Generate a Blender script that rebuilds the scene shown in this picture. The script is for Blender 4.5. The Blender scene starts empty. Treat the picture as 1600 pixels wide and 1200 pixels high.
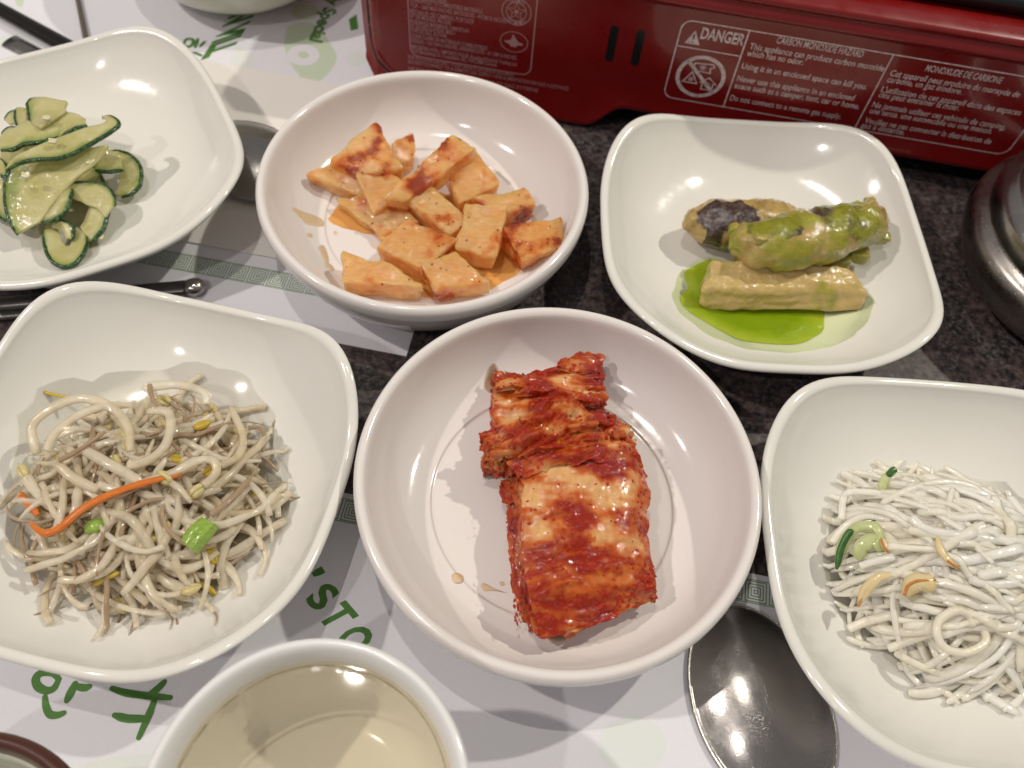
import bpy, bmesh, math, random
from mathutils import Vector, Matrix, noise
random.seed(7)
scn = bpy.context.scene
COL = scn.collection
S = 0.01                      # everything below is laid out in centimetres

# ------------------------------------------------------------------ camera
F_PX, PITCH, ROLL, CAM_H = 1299.11, math.radians(58.520), math.radians(6.731), 26.413
_rt = Vector((1, 0, 0)); _fw = Vector((0, math.cos(PITCH), -math.sin(PITCH))); _up = _rt.cross(_fw)
CR = _rt * math.cos(ROLL) + _up * math.sin(ROLL)
CU = _up * math.cos(ROLL) - _rt * math.sin(ROLL)
CP = Vector((0, 0, CAM_H))
cd = bpy.data.cameras.new('camera'); cam = bpy.data.objects.new('camera', cd); COL.objects.link(cam)
m = Matrix((CR, CU, -_fw)).transposed().to_4x4(); m.translation = CP * S
cam.matrix_world = m
cd.sensor_width = 36; cd.lens = F_PX / 1600 * 36; cd.clip_start = 0.005; cd.clip_end = 20
cd.dof.use_dof = True; cd.dof.focus_distance = 0.262; cd.dof.aperture_fstop = 12.5
scn.camera = cam
# ------------------------------------------------------------------ light
w = bpy.data.worlds.new('World'); scn.world = w; w.use_nodes = True
bg = w.node_tree.nodes['Background']; bg.inputs[0].default_value = (1.0, 0.95, 0.92, 1); bg.inputs[1].default_value = 0.23
def lamp(name, loc, power, color, size):
    l = bpy.data.lights.new(name, 'POINT'); l.energy = power; l.color = color; l.shadow_soft_size = size
    o = bpy.data.objects.new(name, l); COL.objects.link(o); o.location = loc
lamp('ceiling_lamp', (-0.95, 0.06, 1.15), 27.0, (1.0, 0.90, 0.84), 0.018)
lamp('ceiling_lamp', (-0.55, -0.60, 1.30), 11.0, (1.0, 0.93, 0.90), 0.018)
lamp('ceiling_lamp', (0.82, 0.66, 1.15), 33.0, (1.0, 0.95, 0.82), 0.018)
lamp('ceiling_lamp', (-0.232, 0.33, 1.5), 15.0, (1.0, 0.93, 0.84), 0.010)
scn.view_settings.view_transform = 'Standard'; scn.view_settings.look = 'None'
scn.view_settings.exposure = 0.12; scn.view_settings.gamma = 1.0
scn.render.engine = 'CYCLES'; scn.cycles.transparent_max_bounces = 48; scn.cycles.diffuse_bounces = 9; scn.cycles.max_bounces = 16

# ------------------------------------------------------------------ pixel -> place
def ray(a, b): return _fw + CR * ((a - 800) / F_PX) + CU * ((600 - b) / F_PX)
def W(a, b, z=0.0):
    d = ray(a, b); return CP + d * ((z - CAM_H) / d.z)
FY0, FS = 30.6, -0.08          # stove side panel: y = FY0 + FS*x
FYAW = math.atan(FS); FC = math.cos(FYAW)
def face_uv(a, b):
    d = ray(a, b); t = FY0 / (d.y - FS * d.x); p = CP + d * t
    return (p.x / FC, p.z)

# ------------------------------------------------------------------ mesh helpers
def obj(name, verts, faces, mat=None, parent=None, smooth=True, loc=None, rz=0.0, scale=S):
    me = bpy.data.meshes.new(name)
    me.from_pydata([(v[0] * scale, v[1] * scale, v[2] * scale) for v in verts], [], faces)
    if smooth: me.polygons.foreach_set('use_smooth', [True] * len(me.polygons))
    if mat and mat.get('outward'):
        bm = bmesh.new(); bm.from_mesh(me); bmesh.ops.recalc_face_normals(bm, faces=bm.faces); bm.to_mesh(me); bm.free()
    me.update()
    o = bpy.data.objects.new(name, me); COL.objects.link(o)
    if mat: me.materials.append(mat)
    if loc is not None: o.location = Vector(loc) * S
    o.rotation_euler.z = rz
    if parent: o.parent = parent
    return o
def empty(name, loc=(0, 0, 0), rz=0.0):
    o = bpy.data.objects.new(name, None); COL.objects.link(o); o.location = Vector(loc) * S
    o.rotation_euler.z = rz; o.empty_display_size = 0.01; return o
def tag(o, label, cat, group=None):
    o['label'] = label; o['category'] = cat
    if group: o['group'] = group
    return o
def cr1(p, t):
    n = len(p) - 1; t = min(max(t, 0), 1) * n; i = min(int(t), n - 1); u = t - i
    a = p[max(i - 1, 0)]; b = p[i]; c = p[i + 1]; d = p[min(i + 2, n)]
    return (b * 2 + (c - a) * u + (a * 2 - b * 5 + c * 4 - d) * u * u + (b * 3 - a - c * 3 + d) * u ** 3) * 0.5
def resample(p, n):
    p = [Vector(q) for q in p]; return [cr1(p, i / (n - 1)) for i in range(n)]
def nz(p, s, seed=0.0): return noise.noise(Vector((p[0] * s + seed, p[1] * s - seed * 0.7, p[2] * s + seed * 1.3)))
def lathe(prof, n=96, fine=4):
    P = resample([(r, z, 0) for r, z in prof], (len(prof) - 1) * fine + 1)
    vs, fs = [], []
    for q in P:
        for i in range(n):
            a = 2 * math.pi * i / n; vs.append((max(q.x, 0) * math.cos(a), max(q.x, 0) * math.sin(a), q.y))
    for j in range(len(P) - 1):
        for i in range(n):
            k = (i + 1) % n; fs.append((j * n + i, j * n + k, (j + 1) * n + k, (j + 1) * n + i))
    return vs, fs
def tube(pts, radii, n=8, flat=1.0, twist=0.0):
    pts = [Vector(p) for p in pts]; vs, fs = [], []; up = Vector((0, 0, 1))
    for i, p in enumerate(pts):
        t = (pts[min(i + 1, len(pts) - 1)] - pts[max(i - 1, 0)]).normalized()
        s = t.cross(up)
        if s.length < 1e-3: s = Vector((1, 0, 0))
        s.normalize(); b = s.cross(t)
        r = radii[i] if hasattr(radii, '__len__') else radii
        for k in range(n):
            a = 2 * math.pi * (k + 0.5) / n + twist * i
            vs.append(p + s * (math.cos(a) * r) + b * (math.sin(a) * r * flat))
    for i in range(len(pts) - 1):
        for k in range(n):
            l = (k + 1) % n; fs.append((i * n + k, i * n + l, (i + 1) * n + l, (i + 1) * n + k))
    fs.append(tuple(reversed(range(n)))); e = (len(pts) - 1) * n; fs.append(tuple(range(e, e + n)))
    return vs, fs
def patch(ctrl, nu, nv, thick, fn=None, jag=0.0, seed=0.0):
    """bicubic sheet through a grid of points, with thickness; fn(p,u,v)->offset vector"""
    rows = [resample(r, nu) for r in ctrl]
    g = []
    cols = [resample([rows[j][i] for j in range(len(rows))], nv) for i in range(nu)]
    top = []
    for j in range(nv):
        for i in range(nu):
            u, v = i / (nu - 1), j / (nv - 1); p = cols[i][j].copy()
            if jag:
                eu = max(0, 1 - min(u, 1 - u) * 8); ev = max(0, 1 - min(v, 1 - v) * 8)
                p.x += jag * eu * (nz(p, 2.2, seed) + 0.6 * nz(p, 6, seed)); p.y += jag * ev * (nz(p, 2.2, seed + 9) + 0.6 * nz(p, 6, seed + 4))
            if fn: p = p + fn(p, u, v)
            top.append(p)
    N = nu * nv; vs = list(top); fs = []
    for j in range(nv):
        for i in range(nu):
            p = top[j * nu + i]
            a = top[j * nu + min(i + 1, nu - 1)] - top[j * nu + max(i - 1, 0)]
            b = top[min(j + 1, nv - 1) * nu + i] - top[max(j - 1, 0) * nu + i]
            n = a.cross(b)
            if n.length < 1e-9: n = Vector((0, 0, 1))
            n.normalize()
            if n.z < 0: n = -n
            vs.append(p - n * thick)
    def q(a, b, c, d): fs.append((a, b, c, d))
    for j in range(nv - 1):
        for i in range(nu - 1):
            a = j * nu + i; q(a, a + nu, a + nu + 1, a + 1); q(N + a, N + a + 1, N + a + nu + 1, N + a + nu)
    for i in range(nu - 1):
        q(i, i + 1, N + i + 1, N + i); a = (nv - 1) * nu + i; q(a, N + a, N + a + 1, a + 1)
    for j in range(nv - 1):
        a = j * nu; q(a, N + a, N + a + nu, a + nu); a = j * nu + nu - 1; q(a, a + nu, N + a + nu, N + a)
    return vs, fs, top
def block(corners, cuts=7, smooth=3, bump=0.06, seed=0.0, bscale=1.6):
    """rounded lumpy block from 8 corners (top 4, bottom 4)"""
    bm = bmesh.new(); v = [bm.verts.new(c) for c in corners]
    for f in ((0, 1, 2, 3), (7, 6, 5, 4), (0, 4, 5, 1), (1, 5, 6, 2), (2, 6, 7, 3), (3, 7, 4, 0)): bm.faces.new([v[i] for i in f])
    bmesh.ops.recalc_face_normals(bm, faces=bm.faces)
    bmesh.ops.subdivide_edges(bm, edges=bm.edges, cuts=cuts, use_grid_fill=True)
    for _ in range(smooth): bmesh.ops.smooth_vert(bm, verts=bm.verts, factor=0.5, use_axis_x=True, use_axis_y=True, use_axis_z=True)
    bm.normal_update()
    nn = [(x.co + x.normal * (bump * (nz(x.co, bscale, seed) + 0.5 * nz(x.co, bscale * 2.7, seed + 3)))) for x in bm.verts]
    for x, c in zip(bm.verts, nn): x.co = c
    bm.verts.index_update()
    vs = [x.co.copy() for x in bm.verts]; fs = [[x.index for x in f.verts] for f in bm.faces]; nr = [x.normal.copy() for x in bm.verts]
    bm.free(); return vs, fs, nr
def chips(points, lo, hi, rnd, flat=0.5):
    vs, fs = [], []
    for p, n in points:
        s = rnd.uniform(lo, hi); b = len(vs)
        t = Vector((rnd.uniform(-1, 1), rnd.uniform(-1, 1), rnd.uniform(-1, 1))).cross(n)
        if t.length < 1e-3: t = Vector((1, 0, 0))
        t.normalize(); c = n.cross(t); k = rnd.choice((4, 5, 5, 6))
        for i in range(k):
            a = 2 * math.pi * i / k; r = s * rnd.uniform(0.55, 1.2)
            vs.append(p + t * (math.cos(a) * r) + c * (math.sin(a) * r * 0.75) - n * s * 0.1)
        vs.append(p + n * (s * flat)); 
        for i in range(k): fs.append((b + i, b + (i + 1) % k, b + k))
    return vs, fs
# flat print: polygons and strokes as 2-D lists, mapped by a frame function
def stroke2(pts, wd, closed=False):
    P = [Vector((p[0], p[1])) for p in pts]; n = len(P); vs = []; fs = []
    ws = wd if hasattr(wd, '__len__') else [wd] * n
    for i, p in enumerate(P):
        a = P[(i - 1) % n] if (closed or i > 0) else p; b = P[(i + 1) % n] if (closed or i < n - 1) else p
        t1 = (p - a); t2 = (b - p)
        t1 = t1.normalized() if t1.length > 1e-9 else t2.normalized(); t2 = t2.normalized() if t2.length > 1e-9 else t1
        t = t1 + t2; t = t.normalized() if t.length > 1e-6 else t1
        k = 1 / max(0.5, t.dot(t1)); nrm = Vector((-t.y, t.x)) * (ws[i] * 0.5 * k)
        vs += [p + nrm, p - nrm]
    for i in range(n if closed else n - 1):
        j = (i + 1) % n; fs.append((2 * i, 2 * i + 1, 2 * j + 1, 2 * j))
    return vs, fs
def circle2(cx, cy, rx, ry=None, n=40, a0=0, a1=2 * math.pi):
    ry = ry or rx; return [(cx + rx * math.cos(a0 + (a1 - a0) * i / n), cy + ry * math.sin(a0 + (a1 - a0) * i / n)) for i in range(n)]
def join2(parts):
    vs, fs = [], []
    for v, f in parts:
        b = len(vs); vs += list(v); fs += [tuple(i + b for i in q) for q in f]
    return vs, fs
def poly2(pts): return [Vector(p[:2]) for p in pts], [tuple(range(len(pts)))]
_tc = {}
def text2(body, bold=0.0):
    """glyph outlines, normalised: x 0..1 of width, y in cap heights"""
    if (body, bold) in _tc: return _tc[(body, bold)]
    c = bpy.data.curves.new('t', 'FONT'); c.body = body; c.size = 1; c.offset = bold; c.resolution_u = 3
    o = bpy.data.objects.new('t', c); COL.objects.link(o); bpy.context.view_layer.update()
    me = bpy.data.meshes.new_from_object(o.evaluated_get(bpy.context.evaluated_depsgraph_get()))
    vs = [v.co.copy() for v in me.vertices]; fs = [tuple(p.vertices) for p in me.polygons]
    bpy.data.objects.remove(o); bpy.data.curves.remove(c); bpy.data.meshes.remove(me)
    x0 = min(v.x for v in vs); x1 = max(v.x for v in vs)
    vs = [Vector(((v.x - x0) / (x1 - x0), v.y / 0.70)) for v in vs]
    _tc[(body, bold)] = (vs, fs); return vs, fs

# ------------------------------------------------------------------ materials
def mat(name, col, rough=0.4, metal=0.0, sss=0.0, sssr=(1, 0.6, 0.4), sscale=0.003, coat=0.0, spec=0.5, trans=0.0, ior=1.45):
    M = bpy.data.materials.new(name); M.use_nodes = True; b = M.node_tree.nodes['Principled BSDF']
    I = b.inputs; I['Base Color'].default_value = (*col, 1); I['Roughness'].default_value = rough; I['Metallic'].default_value = metal
    I['Subsurface Weight'].default_value = sss; I['Subsurface Radius'].default_value = sssr; I['Subsurface Scale'].default_value = sscale
    I['Coat Weight'].default_value = coat; I['Coat Roughness'].default_value = 0.05; I['Specular IOR Level'].default_value = spec
    I['Transmission Weight'].default_value = trans; I['IOR'].default_value = ior
    return M
def see_through(M, fac, tint=(1, 1, 1), glow=0.0, gcol=(1, 1, 1)):
    '''watery flesh: part of the light passes straight through, part scatters out of the far side'''
    t = M.node_tree; o = [n for n in t.nodes if n.type == 'OUTPUT_MATERIAL'][0]; s = t.nodes['Principled BSDF'].outputs[0]
    if glow:
        m2 = t.nodes.new('ShaderNodeMixShader'); tl = t.nodes.new('ShaderNodeBsdfTranslucent'); tl.inputs[0].default_value = (*gcol, 1); m2.inputs[0].default_value = glow
        t.links.new(s, m2.inputs[1]); t.links.new(tl.outputs[0], m2.inputs[2]); s = m2.outputs[0]
    mx = t.nodes.new('ShaderNodeMixShader'); tr = t.nodes.new('ShaderNodeBsdfTransparent'); tr.inputs[0].default_value = (*tint, 1); mx.inputs[0].default_value = fac
    t.links.new(s, mx.inputs[1]); t.links.new(tr.outputs[0], mx.inputs[2])
    pb = t.nodes['Principled BSDF']; pb.inputs['Coat Weight'].default_value = 0; pb.inputs['Specular IOR Level'].default_value = 0.15
    m3 = t.nodes.new('ShaderNodeMixShader'); gl = t.nodes.new('ShaderNodeBsdfGlossy'); fr = t.nodes.new('ShaderNodeFresnel'); gl.inputs['Roughness'].default_value = 0.06; fr.inputs[0].default_value = 1.56
    nl = pb.inputs['Coat Normal'].links or pb.inputs['Normal'].links
    if nl: t.links.new(nl[0].from_socket, gl.inputs['Normal'])
    ge = t.nodes.new('ShaderNodeNewGeometry'); inv = t.nodes.new('ShaderNodeMath'); inv.operation = 'SUBTRACT'; inv.inputs[0].default_value = 1.0; t.links.new(ge.outputs['Backfacing'], inv.inputs[1]); mu = t.nodes.new('ShaderNodeMath'); mu.operation = 'MULTIPLY'; t.links.new(fr.outputs[0], mu.inputs[0]); t.links.new(inv.outputs[0], mu.inputs[1]); M['outward'] = 1
    t.links.new(mu.outputs[0], m3.inputs[0]); t.links.new(mx.outputs[0], m3.inputs[1]); t.links.new(gl.outputs[0], m3.inputs[2]); t.links.new(m3.outputs[0], o.inputs[0])
class NT:
    def __init__(s, M): s.M = M; s.t = M.node_tree; s.b = s.t.nodes['Principled BSDF']; s.co = s.t.nodes.new('ShaderNodeTexCoord').outputs['Object']
    def map(s, scale=(1, 1, 1), rot=(0, 0, 0), loc=(0, 0, 0)):
        n = s.t.nodes.new('ShaderNodeMapping'); s.t.links.new(s.co, n.inputs[0]); n.inputs['Scale'].default_value = scale; n.inputs['Rotation'].default_value = rot; n.inputs['Location'].default_value = loc
        return n.outputs[0]
    def noise(s, scale, detail=4, rough=0.55, co=None, dist=0.0):
        n = s.t.nodes.new('ShaderNodeTexNoise'); s.t.links.new(co or s.co, n.inputs['Vector']); n.inputs['Scale'].default_value = scale
        n.inputs['Detail'].default_value = detail; n.inputs['Roughness'].default_value = rough; n.inputs['Distortion'].default_value = dist; return n.outputs[0]
    def voro(s, scale, feature='F1', co=None):
        n = s.t.nodes.new('ShaderNodeTexVoronoi'); n.feature = feature; s.t.links.new(co or s.co, n.inputs['Vector']); n.inputs['Scale'].default_value = scale; return n.outputs['Distance']
    def ramp(s, fac, stops):
        n = s.t.nodes.new('ShaderNodeValToRGB'); s.t.links.new(fac, n.inputs[0]); e = n.color_ramp.elements
        while len(e) < len(stops): e.new(0.5)
        for el, (p, c) in zip(e, stops): el.position = p; el.color = (*c, 1) if hasattr(c, '__len__') else (c, c, c, 1)
        return n.outputs[0]
    def mix(s, fac, a, b, mode='MIX'):
        n = s.t.nodes.new('ShaderNodeMix'); n.data_type = 'RGBA'; n.blend_type = mode
        for i, x in ((0, fac), (6, a), (7, b)):
            if isinstance(x, bpy.types.NodeSocket): s.t.links.new(x, n.inputs[i])
            elif i: n.inputs[i].default_value = (*x, 1)
            else: n.inputs[i].default_value = x
        return n.outputs[2]
    def rand(s): return s.t.nodes.new('ShaderNodeObjectInfo').outputs['Random']
    def attr(s, nm):
        n = s.t.nodes.new('ShaderNodeAttribute'); n.attribute_name = nm; return n.outputs['Fac']
    def col(s, x): s.t.links.new(x, s.b.inputs['Base Color'])
    def rough(s, x): s.t.links.new(x, s.b.inputs['Roughness'])
    def bump(s, h, strength=0.3, dist=0.0005):
        n = s.t.nodes.new('ShaderNodeBump'); s.t.links.new(h, n.inputs['Height']); n.inputs['Strength'].default_value = strength; n.inputs['Distance'].default_value = dist
        s.t.links.new(n.outputs[0], s.b.inputs['Normal']); s.t.links.new(n.outputs[0], s.b.inputs['Coat Normal'])
    def wet(s, hs, slope=0.3, spark=0.0):
        '''moist surface relief: noise octaves (scale, weight) with comparable slopes'''
        h = None
        for sc, wt in hs:
            q = s.add(s.noise(sc, 2, 0.5), wt * 200.0 / sc, 'MULTIPLY'); h = q if h is None else s.add(h, q)
        s.bump(h, 1.0, 0.0028 * slope)
        if spark:
            n = s.t.nodes.new('ShaderNodeBump'); s.t.links.new(s.add(h, s.add(s.noise(750, 2, 0.5), 0.30, 'MULTIPLY')), n.inputs['Height']); n.inputs['Strength'].default_value = 1.0; n.inputs['Distance'].default_value = 0.0028 * spark
            s.t.links.new(n.outputs[0], s.b.inputs['Coat Normal'])
    def add(s, a, b, op='ADD'):
        n = s.t.nodes.new('ShaderNodeMath'); n.operation = op
        for i, x in ((0, a), (1, b)):
            if isinstance(x, bpy.types.NodeSocket): s.t.links.new(x, n.inputs[i])
            else: n.inputs[i].default_value = x
        return n.outputs[0]

def mel(name, col):
    M = mat(name, col, 0.12, spec=0.5); n = NT(M)
    n.col(n.mix(n.noise(40, 3), tuple(c * 0.96 for c in col), col)); n.rough(n.ramp(n.noise(300, 4), [(0.3, 0.09), (0.75, 0.16)]))
    n.bump(n.noise(220, 2), 0.06, 0.0003); return M
M_SQ = mel('melamine_cream', (0.75, 0.735, 0.68)); M_RD = mel('melamine_rosy', (0.77, 0.725, 0.695)); M_CUP = mel('melamine_white', (0.78, 0.78, 0.775))
M_BACK = mel('melamine_greenish', (0.62, 0.62, 0.52))
M_GRAN = mat('granite_laminate', (0.03, 0.03, 0.035), 0.42, spec=0.35); n = NT(M_GRAN)
a = n.ramp(n.noise(430, 6, 0.72), [(0.36, (0.006, 0.006, 0.008)), (0.47, (0.035, 0.033, 0.037)), (0.58, (0.13, 0.115, 0.11)), (0.70, (0.26, 0.26, 0.265))])
b = n.ramp(n.noise(210, 5, 0.68, n.map(loc=(3, 1, 0))), [(0.40, (0.012, 0.012, 0.014)), (0.54, (0.12, 0.078, 0.07)), (0.68, (0.20, 0.155, 0.145))])
n.col(n.mix(n.ramp(n.noise(60, 4), [(0.4, 0.15), (0.62, 0.8)]), a, b)); n.rough(n.ramp(n.noise(500, 3), [(0.3, 0.33), (0.7, 0.5)])); n.bump(n.noise(700, 3), 0.1, 0.0002)
def paper(name, col):
    M = mat(name, col, 0.75, spec=0.25); n = NT(M); n.col(n.mix(n.noise(900, 3), tuple(c * 0.96 for c in col), col)); n.bump(n.add(n.noise(25, 2), n.noise(1500, 3)), 0.12, 0.0004); return M
M_MAT = paper('placemat_paper', (0.76, 0.755, 0.80)); M_NAP = paper('napkin_paper', (0.80, 0.765, 0.72))
M_INK = mat('green_ink', (0.075, 0.20, 0.035), 0.7); n = NT(M_INK); n.col(n.mix(n.noise(200, 4), (0.055, 0.17, 0.03), (0.095, 0.24, 0.045)))
M_INKF = mat('green_fret_ink', (0.22, 0.34, 0.18), 0.7)
M_INKL = mat('pale_green_ink', (0.50, 0.60, 0.42), 0.75); n = NT(M_INKL); n.col(n.mix(n.noise(60, 3), (0.54, 0.63, 0.46), (0.60, 0.68, 0.53)))
M_INKP = mat('faint_green_ink', (0.70, 0.735, 0.71), 0.75)
def steel(name, col, r0, r1, sc=0.25):
    M = mat(name, col, 0.3, 1.0); n = NT(M)
    s1 = n.noise(900, 3, 0.6, n.map((1, 9, 1), (0, 0, 0.5))); s2 = n.noise(900, 3, 0.6, n.map((9, 1, 1), (0, 0, 1.1))); sp = n.noise(1800, 2, 0.7)
    h = n.add(n.add(n.ramp(s1, [(0.62, 0.0), (0.70, 1.0)]), n.ramp(s2, [(0.62, 0.0), (0.7, 1.0)])), sp)
    n.bump(h, sc, 0.00012); n.rough(n.ramp(n.noise(150, 5), [(0.3, r0), (0.75, r1)])); n.col(n.mix(n.noise(70, 4), tuple(c * 0.85 for c in col), col)); return M
M_STEEL = steel('worn_steel', (0.42, 0.40, 0.375), 0.17, 0.30, 0.22); M_STEELB = steel('brushed_steel', (0.40, 0.37, 0.34), 0.2, 0.4, 0.35); M_STEELD = steel('dark_steel', (0.16, 0.15, 0.145), 0.25, 0.4, 0.2)
M_RED = mat('red_enamel', (0.2, 0.006, 0.006), 0.28, coat=0.3, spec=0.5); n = NT(M_RED); n.col(n.mix(n.noise(30, 4), (0.15, 0.003, 0.004), (0.19, 0.005, 0.005))); n.rough(n.ramp(n.noise(90, 5), [(0.3, 0.22), (0.7, 0.42)])); n.bump(n.noise(60, 2), 0.08, 0.0008)
M_BLK = mat('black_enamel', (0.008, 0.008, 0.009), 0.3)
M_INKW = mat('screen_print', (0.42, 0.33, 0.33), 0.5); n = NT(M_INKW); n.col(n.mix(n.ramp(n.noise(500, 3), [(0.4, 0.0), (0.6, 1.0)]), (0.44, 0.34, 0.34), (0.62, 0.54, 0.53)))
M_INKD = mat('screen_print_faint', (0.36, 0.20, 0.20), 0.5)
M_BROWN = mat('brown_glaze', (0.07, 0.022, 0.014), 0.25, coat=0.3)
M_STICK = mat('dull_brown_stick', (0.13, 0.105, 0.08), 0.5)
# tea and broth: tinted clear liquid
def liquid(name, tint, rough=0.03, fac_ior=1.33):
    M = bpy.data.materials.new(name); M.use_nodes = True; t = M.node_tree; t.nodes.clear()
    o = t.nodes.new('ShaderNodeOutputMaterial'); mx = t.nodes.new('ShaderNodeMixShader'); tr = t.nodes.new('ShaderNodeBsdfTransparent'); gl = t.nodes.new('ShaderNodeBsdfGlossy'); fr = t.nodes.new('ShaderNodeFresnel')
    tr.inputs[0].default_value = (*tint, 1); gl.inputs['Roughness'].default_value = rough; fr.inputs[0].default_value = fac_ior
    t.links.new(fr.outputs[0], mx.inputs[0]); t.links.new(tr.outputs[0], mx.inputs[1]); t.links.new(gl.outputs[0], mx.inputs[2]); t.links.new(mx.outputs[0], o.inputs[0]); return M
M_TEA = liquid('tea', (0.955, 0.90, 0.765)); M_BROTH = liquid('clear_broth', (0.985, 0.978, 0.955)); M_CHILI = liquid('chili_broth', (0.98, 0.86, 0.70)); M_ORANGE = liquid('orange_juice_smear', (0.985, 0.70, 0.38))
M_SAUCE = mat('green_sauce', (0.23, 0.36, 0.004), 0.12, sss=0.3, sssr=(0.6, 1, 0.1), sscale=0.004, coat=1.0); n = NT(M_SAUCE)
n.col(n.mix(n.ramp(n.add(n.attr('edge'), n.add(n.add(n.noise(140, 3), -0.5), 0.35, 'MULTIPLY')), [(0.62, 0.0), (1.0, 1.0)]), n.mix(n.noise(90, 3), (0.18, 0.29, 0.003), (0.26, 0.39, 0.005)), (0.42, 0.52, 0.03))); n.wet([(60, 1.0), (160, 0.5)], 0.16); see_through(M_SAUCE, 0.22, (0.8, 0.95, 0.2))
M_GREFL = liquid('green_reflection_film', (0.93, 0.97, 0.80))  # clear green tint that paints the sauce's reflection onto the dish
# ------------------------------------------------------------------ table, placemats
tb, tf = [], []
n_ = 2
o = obj('table_top', [(-80, -40, 0), (80, -40, 0), (80, 90, 0), (-80, 90, 0), (-80, -40, -3), (80, -40, -3), (80, 90, -3), (-80, 90, -3)],
        [(0, 1, 2, 3), (7, 6, 5, 4), (0, 4, 5, 1), (1, 5, 6, 2), (2, 6, 7, 3), (3, 7, 4, 0)], M_GRAN, smooth=False); o['kind'] = 'structure'
ang = math.atan(-0.083)
ex, ey = Vector((math.cos(ang), math.sin(ang), 0)), Vector((-math.sin(ang), math.cos(ang), 0))
def sheet_rect(name, corner, w0, h0, M, z0, z1, wav=0.0, nx=30, ny=24):
    """paper sheet from its corner, w0 along ex, h0 along ey (either may be negative), faint waviness"""
    vs, fs = [], []; c = Vector((corner[0], corner[1], 0))
    for k, z in ((0, z1), (1, z0)):
        for j in range(ny + 1):
            for i in range(nx + 1):
                p = c + ex * (w0 * i / nx) + ey * (h0 * j / ny); vs.append(Vector((p.x, p.y, z + (wav * max(0, nz(p, 0.25, 3)) if k == 0 else 0))))
    N = (nx + 1) * (ny + 1); s = (w0 * h0) > 0
    for k in (0, 1):
        for j in range(ny):
            for i in range(nx):
                a = k * N + j * (nx + 1) + i; q = (a, a + 1, a + nx + 2, a + nx + 1); fs.append(q if (k == 0) == s else q[::-1])
    for i in range(nx):
        fs.append((i, i + 1, N + i + 1, N + i)); a = ny * (nx + 1) + i; fs.append((a, a + 1, N + a + 1, N + a))
    for j in range(ny):
        a = j * (nx + 1); fs.append((a, a + nx + 1, N + a + nx + 1, N + a)); a += nx; fs.append((a, a + nx + 1, N + a + nx + 1, N + a))
    return obj(name, vs, fs, M, smooth=False)
ZM = 0.035; ZP = 0.042
far_mat = tag(sheet_rect('placemat', (-4.07, 16.83), -40, 28, M_MAT, 0.0, ZM), 'white paper placemat with green print under the zucchini dish and the red stove', 'placemat')
near_c = W(545, 772); 
near_mat = tag(sheet_rect('placemat', (near_c.x - 26 * ex.x, near_c.y - 26 * ex.y), 58, -28, M_MAT, 0.0, ZM), 'white paper placemat with green lettering under the tea cup and steel spoon', 'placemat')
def on_mat(vsfs, name, parent, M, z=ZP): return obj(name, [(v[0], v[1], z) for v in vsfs[0]], vsfs[1], M, parent, smooth=False)
def wp(pts): return [W(a, b, ZP)[:2] for a, b in pts]
def fret(parent, start, count, cell, flip):
    """row of concentric-square key motifs along ex"""
    d = -1 if flip else 1
    for i in range(count):
        c = Vector((start[0], start[1], 0)) + ex * ((i + 0.5) * cell) ; parts = []
        for k, h in enumerate((0.43, 0.31, 0.19, 0.07)):
            h *= cell; q = [c + ex * (sx * h) + ey * (sy * h) for sx, sy in ((-1, -1), (1, -1), (1, 1), (-1, 1))]
            parts.append(stroke2([p[:2] for p in q], 0.055 * cell, True))
        on_mat(join2(parts), 'fret_motif', parent, M_INKF)
f0 = (W(235, 400, ZP) - ex * 3.2); fret(far_mat, f0, 14, 0.80, False)
on_mat(stroke2([(f0 + ey * 0.40)[:2], (f0 + ey * 0.40 + ex * 11.2)[:2]], 0.03), 'fret_line', far_mat, M_INKF); on_mat(stroke2([(f0 - ey * 0.40)[:2], (f0 - ey * 0.40 + ex * 11.2)[:2]], 0.03), 'fret_line', far_mat, M_INKF)
f1 = W(1181, 925, ZP) - ex * (0.40 + 0.8 * 20); fret(near_mat, f1, 22, 0.80, True)
on_mat(stroke2([(f1 + ey * 0.40)[:2], (f1 + ey * 0.40 + ex * 17.6)[:2]], 0.03), 'fret_line', near_mat, M_INKF); on_mat(stroke2([(f1 - ey * 0.40)[:2], (f1 - ey * 0.40 + ex * 17.6)[:2]], 0.03), 'fret_line', near_mat, M_INKF)
def mat_text(body, p0, p1, capdir_px, parent, bold=0.02, z=ZP):
    a = W(*p0, ZP); b = W(*p1, ZP); c = W(*capdir_px, ZP) - a; vs, fs = text2(body, bold)
    vs = [(a + (b - a) * v.x + c * v.y)[:2] for v in vs]; on_mat((vs, fs), 'lettering', parent, M_INK, z)
mat_text('N VILL', (361, 25), (317, 93), (403, 11), far_mat, 0.06)
mat_text('ly Special', (515, -6), (483, 63), (534, -2), far_mat, 0.04)
mat_text('S', (476, 937), (499, 956), (510, 908), near_mat, 0.035)
mat_text('T', (496, 961), (517, 986), (539, 938), near_mat, 0.035)
mat_text('O', (520, 1000), (548, 1026), (562, 972), near_mat, 0.035)
mat_text("'", (462, 905), (468, 915), (500, 886), near_mat, 0.03)
BZ = 0.0
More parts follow.
